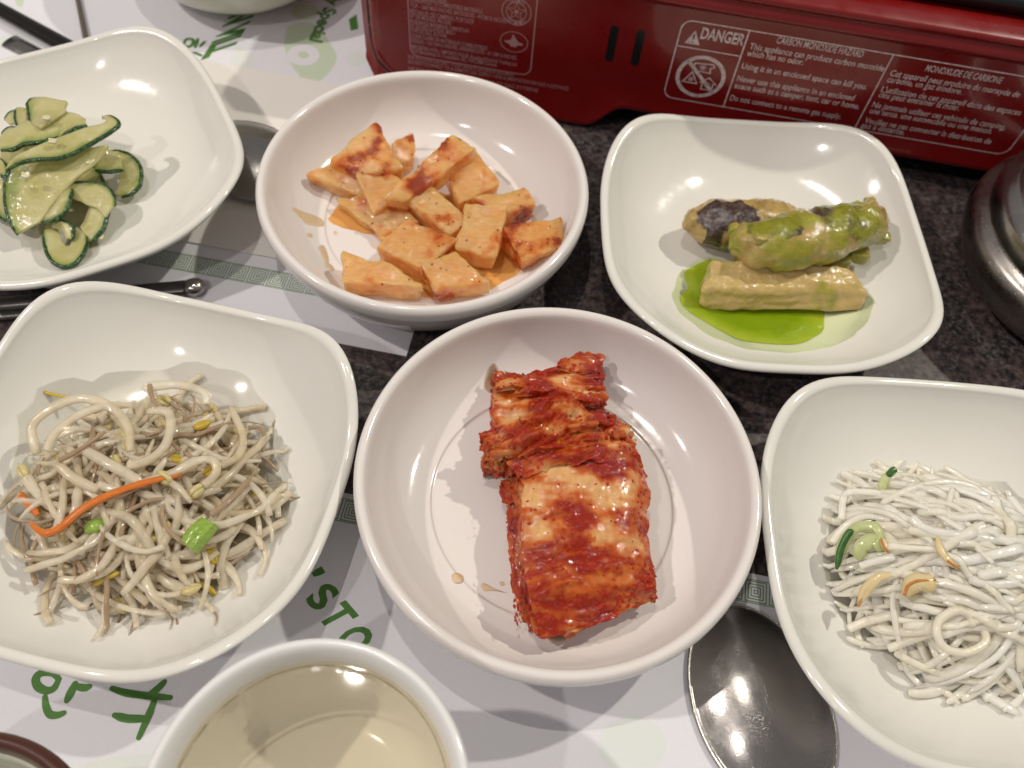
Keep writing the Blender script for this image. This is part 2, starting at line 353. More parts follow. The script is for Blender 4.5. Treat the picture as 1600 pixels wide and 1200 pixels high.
def brush(px, wid, parent, M=M_INK):
    P = resample([(a, b, 0) for a, b in px], 4 * len(px)); q = wp([(p.x, p.y) for p in P]); n = len(q)
    ws = [wid * (0.75 + 0.35 * math.sin(math.pi * i / (n - 1)) + 0.12 * nz(Vector((i * 0.7, wid * 9, px[0][0])), 0.6)) for i in range(n)]
    parts = [stroke2(q, ws), poly2(circle2(q[0][0], q[0][1], ws[0] / 2, n=14)), poly2(circle2(q[-1][0], q[-1][1], ws[-1] / 2, n=14))]
    global BZ; BZ += 0.0012
    v, f = join2(parts); m0 = len(parts[0][0]); o = obj('brush_character', [(p[0], p[1], ZP + BZ + (0 if k < m0 else 0.0004 if k < m0 + 14 else 0.0008)) for k, p in enumerate(v)], f, M, parent, smooth=False)
c0 = lambda pts: [(x / 2.857, 960 + y / 2.857) for x, y in pts]
for pts, wd in (([(262, 290), (240, 330), (205, 340), (168, 320), (160, 285), (185, 262), (235, 262), (262, 290)], 0.22), ([(335, 310), (318, 345), (298, 385)], 0.22), ([(330, 318), (375, 328), (400, 322)], 0.2),
                ([(200, 368), (205, 410), (222, 445), (255, 450), (285, 440)], 0.20), ([(500, 330), (560, 350), (650, 362), (760, 372)], 0.20), ([(735, 300), (700, 335), (665, 360)], 0.2),
                ([(690, 380), (672, 430), (655, 470), (620, 550)], 0.20), ([(512, 450), (570, 465), (655, 465)], 0.22)):
    brush(c0(pts), wd, near_mat)
for pts, wd in (([(288, 66), (292, 61), (301, 62), (302, 68), (295, 73), (288, 71), (288, 66)], 0.16), ([(309, 61), (305, 74)], 0.16), ([(320, 65), (312, 73)], 0.14), ([(303, 82), (315, 87)], 0.14)):
    brush(pts, wd, far_mat)
# pale leaf emblem and ring on the far mat, faint discs on the near mat
on_mat(poly2(wp([(p.x, p.y) for p in resample([(448, 42, 0), (468, 34, 0), (495, 40, 0), (515, 66, 0), (526, 90, 0), (512, 116, 0), (486, 132, 0), (468, 118, 0), (452, 95, 0), (444, 70, 0), (448, 42, 0)], 50)[:-1]])), 'leaf_emblem', far_mat, M_INKL, ZP - 0.004)
on_mat(stroke2(wp(circle2(474, 86, 17, 11, 30)), 0.5, True), 'ring_emblem', far_mat, M_MAT, ZP - 0.001)
on_mat(poly2(wp(circle2(478, 19, 22, 12, 30))), 'leaf_emblem', far_mat, M_INKL, ZP - 0.0055)
on_mat(poly2(wp(circle2(556, 92, 16, 13, 24))), 'leaf_emblem', far_mat, M_INKP, ZP - 0.004)
on_mat(poly2(wp([(545, 30), (557, 22), (560, 45), (548, 48)])), 'leaf_emblem', far_mat, M_INK, ZP - 0.003)
on_mat(poly2(wp([(360, 95), (372, 72), (392, 80), (400, 105), (380, 112)])), 'leaf_emblem', far_mat, M_INKP, ZP - 0.004)
on_mat(poly2(wp(circle2(988, 1165, 52, 46, 40))), 'disc_emblem', near_mat, M_INKP, ZP - 0.004)
on_mat(poly2(wp([(130, 1195), (180, 1182), (260, 1176), (330, 1190), (330, 1230), (120, 1230)])), 'disc_emblem', near_mat, M_INKP, ZP - 0.004)
on_mat(poly2(wp([(-10, 60), (20, 52), (45, 45), (52, 68), (30, 70), (0, 75)])), 'leaf_emblem', far_mat, M_INKP, ZP - 0.004)
on_mat(poly2(wp([(20, -8), (40, -8), (34, 12), (26, 8)])), 'leaf_emblem', far_mat, M_INKL, ZP - 0.004)
nap_c = W(330, 97, 0.09)
napkin = tag(sheet_rect('napkin', (nap_c.x - 2.2, nap_c.y + 0.2), 9.6, -10.6, M_NAP, ZP + 0.004, 0.09, 0.10), 'plain cream paper sleeve under the spoon between zucchini and radish dishes', 'napkin')

# ------------------------------------------------------------------ dishes
IN_SQ = [(0.94, 2.55), (0.90, 2.22), (0.82, 1.75), (0.72, 1.36), (0.60, 1.09), (0.46, 0.95), (0.25, 0.90), (0.0, 0.89)]
OUT_SQ = [(0.0, 0.22), (0.40, 0.22), (0.43, 0.0), (0.49, 0.0), (0.53, 0.28), (0.68, 0.72), (0.84, 1.42), (0.95, 2.15), (0.992, 2.46), (1.002, 2.60), (0.992, 2.70), (0.972, 2.735), (0.953, 2.69)]
class Square:
    def __init__(s, name, a, n, dz, cx, cy, yaw, label):
        s.a, s.n, s.dz, s.c, s.yaw = a, n, dz, Vector((cx, cy, 0)), yaw
        prof = resample([(r, z, 0) for r, z in OUT_SQ + IN_SQ], 76); N = 144; vs, fs = [], []
        for q in prof:
            for i in range(N):
                x, y, z = s.pt(max(q.x, 0), q.y, 2 * math.pi * i / N); vs.append((x, y, z))
        for j in range(len(prof) - 1):
            for i in range(N):
                k = (i + 1) % N; fs.append((j * N + i, j * N + k, (j + 1) * N + k, (j + 1) * N + i))
        s.o = tag(obj(name, vs, fs, M_SQ, loc=(cx, cy, 0.035), rz=yaw), label, 'bowl', 'square cream dishes')
    def pt(s, f, z, th):
        n = 2.25 + (s.n - 2.25) * min(1, f) ** 1.5; c, d = abs(math.cos(th)), abs(math.sin(th))
        r = s.a * f / (c ** n + d ** n) ** (1 / n)
        return r * math.cos(th), r * math.sin(th), z + s.dz * abs(math.sin(2 * th)) ** 4 * f ** 3
    def floor(s, x, y):
        dx, dy = x - s.c.x, y - s.c.y; th = math.atan2(dy, dx) - s.yaw; r = math.hypot(dx, dy)
        c, d = abs(math.cos(th)), abs(math.sin(th)); f = min(0.96, r / (s.a / (c ** 2.7 + d ** 2.7) ** (1 / 2.7)))
        P = IN_SQ
        for i in range(len(P) - 1):
            if P[i + 1][0] <= f <= P[i][0]:
                t = (f - P[i + 1][0]) / (P[i][0] - P[i + 1][0]); return 0.035 + P[i + 1][1] + t * (P[i][1] - P[i + 1][1]) + s.dz * abs(math.sin(2 * th)) ** 4 * f ** 3
        return 2.7
egg_b = Square('square_bowl', 6.333, 2.985, 0.70, 8.994, 22.645, 0.087, 'square cream dish holding battered eggplant in green sauce')
spr_b = Square('square_bowl', 6.26, 2.88, 1.00, -11.03, 10.122, -0.115, 'square cream dish holding the heap of bean sprouts')
zuc_b = Square('square_bowl', 6.35, 3.081, 0.62, -18.2, 22.6, 0.579, 'square cream dish holding sliced green zucchini')
whi_b = Square('square_bowl', 6.388, 2.946, 0.584, 14.644, 10.298, 0.055, 'square cream dish holding shredded white radish')
IN_RD = [(5.86, 3.22), (5.78, 2.80), (5.62, 2.30), (5.30, 1.78), (4.80, 1.38), (4.25, 1.20), (4.02, 1.165), (3.94, 1.10), (3.6, 1.085), (2.0, 1.08), (0.0, 1.08)]
OUT_RD = [(0, 0.3), (3.5, 0.3), (3.62, 0.0), (3.95, 0.0), (4.08, 0.32), (4.9, 0.68), (5.55, 1.30), (5.95, 2.05), (6.14, 2.62), (6.17, 2.72), (6.24, 2.80), (6.27, 3.05), (6.26, 3.25), (6.17, 3.40), (6.05, 3.43), (5.93, 3.36)]
def round_bowl(c, label):
    v, f = lathe(OUT_RD + IN_RD, 160, 3); return tag(obj('round_bowl', v, f, M_RD, loc=(c[0], c[1], 0.035)), label, 'bowl', 'round white bowls')
KC = Vector((1.770, 11.196, 0)); RC = Vector((-4.197, 22.667, 0))
round_bowl(KC, 'round white bowl holding a folded slab of red cabbage kimchi')
round_bowl(RC, 'round white bowl holding chunks of orange radish kimchi')
def rd_floor(c, x, y):
    r = math.hypot(x - c.x, y - c.y)
    for i in range(len(IN_RD) - 1):
        if IN_RD[i + 1][0] <= r <= IN_RD[i][0]:
            t = (r - IN_RD[i + 1][0]) / (IN_RD[i][0] - IN_RD[i + 1][0]); return 0.035 + IN_RD[i + 1][1] + t * (IN_RD[i][1] - IN_RD[i + 1][1])
    return 3.2
def puddle(name, px, M, floor, thick, parent=None, z=1.1, n=48, seed=0.0, wob=0.05):
    """thin pool following the dish floor inside a closed outline"""
    P = [Vector(p) for p in px]
    if sum(P[i].x * P[(i + 1) % len(P)].y - P[(i + 1) % len(P)].x * P[i].y for i in range(len(P))) > 0: P.reverse()
    P = P + [P[0]]
    out = [W(p.x, p.y, z) for p in resample([(a.x, a.y, 0) for a in P], n + 1)[:-1]]
    c = sum(out, Vector()) / n; R = 10; vs, fs = [], []
    for j in range(R + 1):
        f = j / R
        for i, q in enumerate(out):
            p = c + (q - c) * (f * (1 + (wob * nz(q, 1.4, seed) if j == R else 0))); h = thick * (1 - f ** 6)
            vs.append((p.x, p.y, floor(p.x, p.y) + 0.014 + h))
    for j in range(R):
        for i in range(n):
            k = (i + 1) % n
            fs.append((j * n + i, (j + 1) * n + i, (j + 1) * n + k, j * n + k))
    o = obj(name, vs, fs, M, parent); at = o.data.attributes.new('edge', 'FLOAT', 'POINT'); at.data.foreach_set('value', [(k // n) / R for k in range(len(vs))]); return o

# ------------------------------------------------------------------ tea cup
CUPH = 6.0; CUPC = (-3.38, 1.20)
cup_prof = [(0, 0.35), (1.9, 0.35), (2.0, 0.0), (2.25, 0.0), (2.4, 0.3), (2.9, 1.2), (3.3, 3.0), (3.5, 4.8), (3.58, 5.6), (3.64, 5.82), (3.60, 5.97), (3.50, 6.02), (3.40, 5.96), (3.30, 5.75), (3.22, 5.3), (3.08, 3.8), (2.8, 2.7), (2.2, 2.25), (1.2, 2.15), (0, 2.12)]
cup = empty('tea_cup', (CUPC[0], CUPC[1], 0.035)); tag(cup, 'white handleless cup of pale barley tea on the placemat', 'cup')
v, f = lathe(cup_prof, 128, 3); obj('cup_body', v, f, M_CUP, cup)
v, f = lathe([(3.245, 5.39), (3.235, 5.36), (3.21, 5.343), (3.16, 5.34), (3.1, 5.34), (3.0, 5.34), (1.5, 5.34), (0, 5.34)], 96, 2); obj('tea', v, f, M_TEA, cup)
# brown rimmed crockery, far bowl
bc = W(-122, 1420, 4.0); br = empty('stone_bowl', (bc.x, bc.y, 0.035)); tag(br, 'cream bowl with a dark brown rim beside the tea cup', 'bowl')
v, f = lathe([(0, 0.3), (2.6, 0.3), (2.7, 0), (3.0, 0), (3.2, 0.4), (3.5, 2.2), (3.62, 3.6), (3.60, 3.72), (3.2, 3.62), (3.05, 2.6), (2.6, 1.0), (0, 0.8)], 96, 3); obj('bowl_body', v, f, M_BACK, br)
v, f = lathe([(3.50, 3.3), (3.66, 3.5), (3.70, 3.8), (3.58, 3.98), (3.40, 3.96), (3.28, 3.75), (3.20, 3.5)], 96, 3); obj('rim', v, f, M_BROWN, br)
fc = W(352, 26, 0.3); v, f = lathe([(0, 0.3), (2.6, 0.3), (2.7, 0.0), (3.0, 0.0), (3.2, 0.3), (4.3, 1.0), (5.0, 2.0), (5.5, 3.4), (5.6, 4.2), (5.5, 4.35), (5.38, 4.2), (5.2, 3.2), (4.4, 1.5), (2.5, 0.75), (0, 0.7)], 96, 3)
tag(obj('round_bowl', v, f, M_BACK, loc=(fc.x, fc.y + 3.5, 0.035)), 'pale greenish bowl on the far placemat beyond the zucchini dish', 'bowl')

# ------------------------------------------------------------------ spoons, chopsticks, rice bowl
def spoon(loc, yaw, flip, label, z):
    """head along +x from the neck at x=-3 to the tip at x=3"""
    e = empty('spoon', loc, yaw); e.location.z = z * S; tag(e, label, 'spoon', 'steel spoons'); N, R = 64, 16; sg = -1 if flip else 1
    vs, fs = [], []
    for k in (0, 1):
        for j in range(R + 1):
            g = j / R
            for i in range(N):
                a = 2 * math.pi * i / N; x = 3.05 * math.cos(a) * g; y = (2.12 - 0.10 * math.cos(a)) * math.sin(a) * g
                h = -0.85 * (1 - g ** 2.1) ; vs.append((x, y, sg * (h - (0.09 if k else 0)) + (0.02 if j == R else 0)))
    N2 = (R + 1) * N
    for k in (0, 1):
        for j in range(R):
            for i in range(N):
                l = (i + 1) % N; q = (k * N2 + j * N + i, k * N2 + (j + 1) * N + i, k * N2 + (j + 1) * N + l, k * N2 + j * N + l); fs.append(q if (k == 0) != flip else q[::-1])
    for i in range(N):
        l = (i + 1) % N; fs.append((R * N + i, N2 + R * N + i, N2 + R * N + l, R * N + l))
    obj('spoon_head', vs, fs, M_STEEL, e)
    pts = [(-2.75, 0, -0.06 * sg), (-3.4, 0, 0.05 * sg), (-4.5, 0, 0.25 if flip else -0.15), (-7, 0, 0.1 if flip else -0.5), (-10, 0, -0.2 if flip else -0.75), (-14.5, 0, -0.25 if flip else -0.85)]
    P = resample(pts, 30); v, f = tube(P, [0.42 if i < 2 else 0.30 + 0.16 * (i / 29) ** 2 for i in range(30)], 12, 0.28); obj('handle', v, f, M_STEEL, e)
    return e
sa = W(1150, 975, 0.5); sb = W(1240, 1205, 0.5); sc_ = W(1192, 1092, 0.5); d = sa - sb
spoon((sc_.x, sc_.y, 0), math.atan2(d.y, d.x), True, 'scratched steel spoon lying face down beside the shredded radish dish', 0.08)
s2 = W(392, 246, 0.6); spoon((s2.x, s2.y, 0), math.radians(-25), True, 'dull steel spoon on the cream sleeve beside the radish kimchi bowl', 0.32)
def chopstick(p0, p1, wd, label, M, name='chopstick', group=None, flat=0.55, knob=False):
    v, f = tube(resample([p0, p1], 24), [wd * (0.8 + 0.2 * i / 23) for i in range(24)], 10, flat); o = obj(name, v, f, M); tag(o, label, 'chopstick', group)
    if knob:
        q = Vector(p1); t = (Vector(p1) - Vector(p0)).normalized(); v, f = tube([q + t * x for x in (-0.25, -0.1, 0.1, 0.3, 0.42, 0.5)], [0.30, 0.36, 0.40, 0.36, 0.24, 0.06], 14, 0.8); obj('end_cap', v, f, M_STEEL, o)
    return o
k1 = W(300, 449, 0.30); k0 = W(-40, 478, 0.30); t = (k1 - k0)
chopstick(k0 - t * 0.6, k1, 0.36, 'dark steel chopstick with a bright rounded end between the two left dishes', M_STEELD, knob=True)
k1 = W(170, 474, 0.20); k0 = W(-40, 496, 0.20); chopstick(k0 - (k1 - k0) * 0.9, k1, 0.30, 'dark steel chopstick tucked beside the sprout dish corner', M_STEELD)
k0 = W(-30, -2, 0.45); k1 = W(112, 76, 0.45); t = k1 - k0
chopstick(k0 - t * 0.5, k1 + t * 0.25, 0.42, 'thick blackish metal stick lying behind the zucchini dish', mat('black_metal', (0.02, 0.018, 0.015), 0.35, 0.6), name='metal_stick')
k0 = W(119, -12, 0.2); k1 = W(134, 62, 0.2); t = k1 - k0
chopstick(k0 - t * 0.3, k1 + t * 0.2, 0.13, 'slim dull brown stick on the far placemat', M_STICK, name='slim_stick')
rb = Vector((22.75, 23.9, 0)); e = empty('rice_bowl', (rb.x, rb.y, 0.0)); tag(e, 'lidded stainless steel rice bowl on the dark table by the stove', 'rice bowl')
v, f = lathe([(0, 0.19), (3.2, 0.19), (3.3, 0), (3.7, 0), (4.3, 0.5), (5.0, 1.2), (5.45, 2.1), (5.52, 2.6), (5.36, 3.05), (5.0, 3.3)], 128, 4); obj('bowl_body', v, f, M_STEELB, e)
v, f = lathe([(4.95, 3.15), (5.0, 3.3), (5.06, 3.42), (5.02, 3.9), (4.9, 4.25), (4.62, 4.42), (4.5, 4.46), (4.3, 4.62), (3.6, 4.98), (2.0, 5.25), (0, 5.32)], 128, 4); obj('lid', v, f, M_STEEL, e)

# ------------------------------------------------------------------ portable gas stove
stove = empty('gas_stove', (0, FY0, 0.0), FYAW); tag(stove, 'red portable gas stove with white warning panels on its side', 'gas stove')
X0, X1 = -8.45, 26.5
def foot_z(x):
    if x < 1.9: return 0.12
    if x < 3.5: u = (x - 1.9) / 1.6; return 0.12 + 1.3 * (u * u * (3 - 2 * u))
    if x < 24: return 1.42
    return 0.12
NX = 140; vs, fs = [], []
prof = [(0.35, 'b', 0.0), (0.0, 'b', 0.0), (-0.12, 'b', 0.10), (-0.10, 'b', 0.30), (0.0, 'b', 0.46), (0.0, 'a', 3.0), (0.0, 'a', 5.0), (0.0, 'a', 6.62), (-0.04, 'a', 6.76), (-0.16, 'a', 6.84), (-0.20, 'a', 6.96), (-0.12, 'a', 7.10), (0.02, 'a', 7.16), (0.06, 'a', 7.24), (0.02, 'a', 7.34), (-0.06, 'a', 7.42), (-0.05, 'a', 7.54), (0.10, 'a', 7.62), (0.45, 'a', 7.66), (0.95, 'a', 7.67), (1.25, 'a', 7.64), (1.45, 'a', 7.52), (2.2, 'a', 7.50)]
for i in range(NX + 1):
    x = X0 + (X1 - X0) * i / NX; ch = max(0.0, 0.75 - (x - X0)) ; 
    for (y, k, z) in prof:
        zz = z if k == 'a' else foot_z(x) + z
        yy = y + ch * 0.9
        if k == 'b' and x < X0 + 0.8: zz = max(zz, 0.12 + z + (X0 + 0.8 - x) * 1.3)
        vs.append((x, yy, zz))
m_ = len(prof)
for i in range(NX):
    for j in range(m_ - 1):
        a = i * m_ + j; fs.append((a, a + m_, a + m_ + 1, a + 1))
obj('side_panel', vs, fs, M_RED, stove)
# left end wall, back and inner dark floor close the body
vs = [(X0, 0.68, 1.2), (X0, 22, 1.2), (X0, 22, 7.4), (X0, 0.8, 7.4), (X0 + 1.6, 1.6, 7.68), (X0 + 1.6, 22, 7.68), (X1, 22, 7.68), (X1, 22, 0.5), (X0, 22, 0.5), (X1, 1.6, 7.6), (X1, 0.3, 0.5)]
obj('end_panel', vs, [(0, 3, 2, 1), (3, 4, 5, 2), (7, 8, 2, 5, 6), (10, 9, 6, 7)], M_RED, stove, smooth=False)
obj('top_plate', [(X0 + 1.6, 1.55, 7.56), (X1, 1.55, 7.56), (X1, 22, 7.56), (X0 + 1.6, 22, 7.56)], [(0, 1, 2, 3)], M_RED, stove, smooth=False)
obj('base_plate', [(X0 + 0.4, 0.35, 1.3), (X1, 0.35, 1.3), (X1, 21.8, 1.3), (X0 + 0.4, 21.8, 1.3)], [(0, 3, 2, 1)], M_BLK, stove, smooth=False)
# black burner pan edge
vs, fs = [], []
bx0, bx1 = 9.0, 26.3
pp = [(2.25, 7.57), (1.75, 7.60), (1.48, 7.72), (1.44, 8.10), (1.56, 8.26), (2.0, 8.32), (20, 8.32)]
for i in range(41):
    x = bx0 + (bx1 - bx0) * i / 40; c = max(0, 1.5 - (x - bx0)); 
    for y, z in pp: vs.append((x, y + c * c * 0.5, z))
for i in range(40):
    for j in range(len(pp) - 1): a = i * len(pp) + j; fs.append((a, a + len(pp), a + len(pp) + 1, a + 1))
obj('burner_pan', vs, fs, M_BLK, stove)
# pressed seam near the left corner
P = resample([(X0 + 0.42, -0.0, 7.2), (X0 + 0.42, 0.0, 4.5), (X0 + 0.42, 0.0, 2.6), (X0 + 0.7, 0.0, 1.75), (X0 + 1.25, -0.02, 1.2), (X0 + 1.7, -0.02, 0.9)], 40)
v, f = tube([(p.x, 0.33 - 0.9 * min(0.33, max(0, p.x - X0 - 0.42)), p.z) for p in P], 0.07, 8); obj('seam', v, f, M_BLK, stove)
v, f = tube([(p.x + 0.28, 0.10 - min(0.10, max(0, p.x - X0 - 0.42)), p.z + 0.05) for p in P], 0.06, 8); obj('seam', v, f, M_RED, stove)
YT = -0.006
def on_face(vf, name='lettering', M=None, y=YT): return obj(name, [(v[0], y, v[1]) for v in vf[0]], vf[1], M or M_INKW, stove, smooth=False)
for x in (2.47, 3.56):      # vent slots
    pts = circle2(x, 5.24, 0.175, n=12, a0=0, a1=math.pi * 12 / 11) + circle2(x, 3.86, 0.175, n=12, a0=math.pi, a1=math.pi * (1 + 12 / 11))
    on_face(poly2(pts), 'vent_slot', M_BLK)
def rrect(x0, x1, z0, z1, r, n=7):
    p = []
    for cx, cz, a in ((x1 - r, z1 - r, 0), (x0 + r, z1 - r, 90), (x0 + r, z0 + r, 180), (x1 - r, z0 + r, 270)):
        for i in range(n): t = math.radians(a + 90 * i / (n - 1)); p.append((cx + r * math.cos(t), cz + r * math.sin(t)))
    return p
on_face(stroke2(rrect(5.08, 19.9, 2.42, 6.18, 0.42), 0.055, True), 'panel_outline')
on_face(stroke2([(7.73, 2.44), (7.73, 6.16)], 0.06), 'panel_line'); on_face(stroke2([(13.42, 2.44), (13.42, 6.16)], 0.055), 'panel_line'); on_face(stroke2([(5.1, 4.98), (7.7, 4.98)], 0.055), 'panel_line')
def ft(body, c0_, c1_, cap, bold=0.0, M=None, org=(1000, 0), sc=2.667, shear=0.0):
    a = face_uv(org[0] + c0_[0] / sc, org[1] + c0_[1] / sc); b = face_uv(org[0] + c1_[0] / sc, org[1] + c1_[1] / sc); z = (a[1] + b[1]) / 2; wd = b[0] - a[0]
    vs, fs = text2(body, bold); on_face(([(a[0] + v.x * wd + v.y * cap * shear, z + v.y * cap) for v in vs], fs), 'lettering', M)
ft('DANGER', (250, 158), (428, 190), 0.50, 0.03)
for t_, a_, b_, cp_, bo in (('CARBON MONOXIDE HAZARD', (567, 178), (925, 240), 0.30, 0.012), ('This appliance can produce carbon monxide', (455, 200), (1012, 300), 0.28, 0.012), ('which has no odor.', (443, 230), (677, 272), 0.28, 0.012),
        ('Using it in an enciosed space can kill you.', (422, 282), (940, 375), 0.28, 0.012), ('Never use this appliance in an enclosed', (403, 335), (888, 420), 0.28, 0.012), ('soace such as a camper, tent, car or home.', (392, 365), (910, 455), 0.28, 0.012),
        ('Do not connect to a remote gas supply.', (373, 415), (833, 497), 0.28, 0.012), ('MONOXUDE DE CARBONE', (1187, 293), (1500, 350), 0.29, 0.012), ('Cet appareil peut produire du monxyde de', (1042, 308), (1572, 412), 0.28, 0.012),
        ('carbone, un gaz inodore.', (1028, 338), (1335, 395), 0.28, 0.012), ("L'utilisation de cet appareil dans des espaces", (1005, 375), (1577, 487), 0.28, 0.012), ('clos peut entrainer la motr.', (992, 402), (1325, 463), 0.28, 0.012),
        ('Ne jammais utiliser cet vehicule de camping,', (967, 440), (1515, 545), 0.28, 0.012), ('une tente. une automobile ou une maison.', (955, 467), (1460, 560), 0.28, 0.012), ('Veuillez ne pas connecter la distribution de', (935, 505), (1455, 605), 0.28, 0.012), ('gaz à distance.', (918, 530), (1098, 562), 0.28, 0.012)):
    ft(t_, a_, b_, cp_, bo)
# warning triangle and prohibition pictogram
tri = [(5.36, 5.16), (5.98, 5.16), (5.67, 5.80)]; on_face(poly2(tri), 'warning_triangle'); on_face(stroke2([(5.67, 5.62), (5.67, 5.38)], 0.07), 'exclamation_mark', M_RED, YT - 0.004); on_face(poly2(circle2(5.67, 5.26, 0.045, n=10)), 'exclamation_mark', M_RED, YT - 0.004)
pc = (6.40, 3.70); on_face(stroke2(circle2(pc[0], pc[1], 0.95, 0.95, 48), 0.17, True), 'prohibition_ring')
on_face(stroke2([(pc[0] - 0.66, pc[1] + 0.66), (pc[0] + 0.66, pc[1] - 0.66)], 0.15), 'prohibition_slash')
on_face(stroke2([(5.72, 3.35), (6.32, 3.35), (6.02, 3.88)], 0.05, True), 'tent_symbol'); on_face(stroke2([(6.55, 3.12), (7.0, 3.12), (7.0, 3.45), (7.12, 3.45), (6.78, 3.72), (6.44, 3.45), (6.55, 3.45)], 0.05, True), 'house_symbol')
on_face(stroke2([(6.02, 3.98), (6.02, 4.32), (6.78, 4.38), (6.86, 4.25), (6.70, 4.18), (6.74, 3.95)], 0.05, True), 'van_symbol')
def burst(x, z, r, n=10): return join2([stroke2([(x, z), (x + r * math.cos(2 * math.pi * i / n), z + r * math.sin(2 * math.pi * i / n))], 0.025) for i in range(n)])
for q in ((6.03, 3.52, 0.12), (6.78, 3.38, 0.14), (6.38, 4.17, 0.15)): on_face(burst(*q), 'burst_symbol')
# data panel
on_face(stroke2(rrect(-6.18, -0.80, 2.30, 7.4, 0.42), 0.055, True)[0:2], 'panel_outline', M_INKD)
L0 = [('PORTABLE BUTANE', (490, 0), (790, 20), 0.30), ('CLEARANCES TO COMBUSTIBLE MATERIALS.', (500, 12), (1075, 105), 0.20), ('TOP - 160CM/63 INCHES, BACK/SIDES - 41CM/16 INCHES', (505, 46), (1258, 190), 0.20), ('RÉCHAUD DE CAMPING PORTATIF', (507, 105), (1003, 190), 0.22), ('N° DE MODELE, MS-2500', (508, 140), (823, 192), 0.19),
      ('PUISSANCE MAXIMALE: 7,800 BTU/H', (508, 178), (962, 258), 0.19), ('N° DE REGULATEUR, MS2-1', (510, 213), (852, 275), 0.19), ('TYPE DE GAZ, BUTANE', (510, 245), (790, 300), 0.19), ('ZONE CLAIRE DE MATERIAUX COMBUSTIBLES', (512, 288), (1105, 392), 0.19), ('DESSUS - 160 CM/63 INCHES, ARRIERE/COTE - 41 CM/16 INCHES', (513, 325), (1335, 468), 0.19),
      ('IMPORTED FOR: / IMPORTE POUR: Rockland Food & Trading Ltd', (513, 372), (1335, 520), 0.19), ('1510 Broadway St, Coquitlam, BC, V3C2M8 Canada', (515, 405), (1180, 522), 0.19), ('FOR OUTDOOR USE ONLY / POUR USAGE A L\'EXTERIEUR SEULEMENT', (490, 452), (1320, 602), 0.19), ('DO NOT CONNECT TO A REMOTE GAS SUPPLY / UNE ALIMENTATION EN GAZ A DISTANCE', (490, 487), (1740, 712), 0.19), ('NE PAS CONNECTER A UNE SOURCE DE GAZ EXTERNE', (490, 520), (1500, 745), 0.19)]
for t_, a_, b_, cp_ in L0: ft(t_, a_, b_, cp_, 0.012, M_INKD, (540, 0), 5.0)
c1 = face_uv(540 + 1335 / 5, 92 / 5); r1 = abs(face_uv(540 + 1450 / 5, 20)[0] - c1[0])
on_face(stroke2(circle2(c1[0], c1[1], r1, n=40), 0.04, True), 'seal_ring', M_INKD); on_face(stroke2(circle2(c1[0], c1[1], r1 * 0.68, n=40), 0.035, True), 'seal_ring', M_INKD)
st = [(c1[0] + r1 * 0.66 * (1 if i % 2 == 0 else 0.40) * math.cos(math.pi / 2 + i * math.pi / 5), c1[1] + r1 * 0.66 * (1 if i % 2 == 0 else 0.40) * math.sin(math.pi / 2 + i * math.pi / 5)) for i in range(10)]
on_face(stroke2(st, 0.035, True), 'star_emblem', M_INKD); on_face(poly2(circle2(c1[0], c1[1], r1 * 0.16, n=14)), 'star_emblem', M_INKD)
def arc_text(body, cx, cz, r, a0, a1, cap, inward=False):
    n = len(body)
    for i, ch in enumerate(body):
        if ch == ' ': continue
        a = a0 + (a1 - a0) * (i + 0.5) / n; vs, fs = text2(ch, 0.01); t = (math.sin(a), -math.cos(a)); rr = (math.cos(a), math.sin(a)); sg = 1
        if inward: t = (-t[0], -t[1]); rr = (-rr[0], -rr[1])
        on_face(([(cx + math.cos(a) * r + t[0] * (v.x - 0.5) * cap * 0.75 + rr[0] * (v.y - 0.5) * cap, cz + math.sin(a) * r + t[1] * (v.x - 0.5) * cap * 0.75 + rr[1] * (v.y - 0.5) * cap) for v in vs], fs), 'lettering', M_INKD)
arc_text('DESIGN', c1[0], c1[1], r1 * 0.84, math.radians(125), math.radians(55), 0.15); arc_text('CERTIFIED', c1[0], c1[1], r1 * 0.84, math.radians(220), math.radians(320), 0.15, True)
c2 = face_uv(540 + 1315 / 5, 328 / 5); on_face(stroke2(circle2(c2[0], c2[1], r1 * 0.97, r1 * 0.80, 40), 0.035, True), 'seal_ring', M_INKD)
fl = [(-0.42, 0.02), (-0.22, 0.04), (-0.12, 0.12), (-0.05, 0.38), (0.04, 0.22), (0.14, 0.10), (0.2, 0.02), (0.42, -0.02), (0.34, -0.12), (0.18, -0.12), (0.1, -0.24), (-0.12, -0.24), (-0.2, -0.12), (-0.36, -0.08)]
on_face(poly2([(c2[0] + x, c2[1] + z) for x, z in fl]), 'flame_emblem', M_INKD)

# ================================================================== FOOD
# ------------------------------------------------------------------ zucchini
M_ZF = mat('zucchini_flesh', (0.42, 0.47, 0.16), 0.3, sss=0.35, sssr=(0.9, 1, 0.4), sscale=0.004, coat=0.8); n = NT(M_ZF)
c = n.mix(n.ramp(n.noise(130, 4), [(0.35, 0.0), (0.7, 1.0)]), (0.54, 0.50, 0.20), (0.68, 0.63, 0.35)); g = n.add(n.attr('rim'), n.add(n.add(n.noise(200, 3), -0.5), 0.4, 'MULTIPLY'))
n.col(n.mix(n.ramp(g, [(0.0, 0.0), (0.26, 1.0)]), (0.20, 0.30, 0.045), c)); n.wet([(150, 0.8), (600, 0.8)], 0.2, 0.3); see_through(M_ZF, 0.12, (0.92, 0.95, 0.65), 0.15, (0.6, 0.62, 0.3))
M_ZS = mat('zucchini_skin', (0.03, 0.09, 0.015), 0.25, coat=0.4); n = NT(M_ZS)
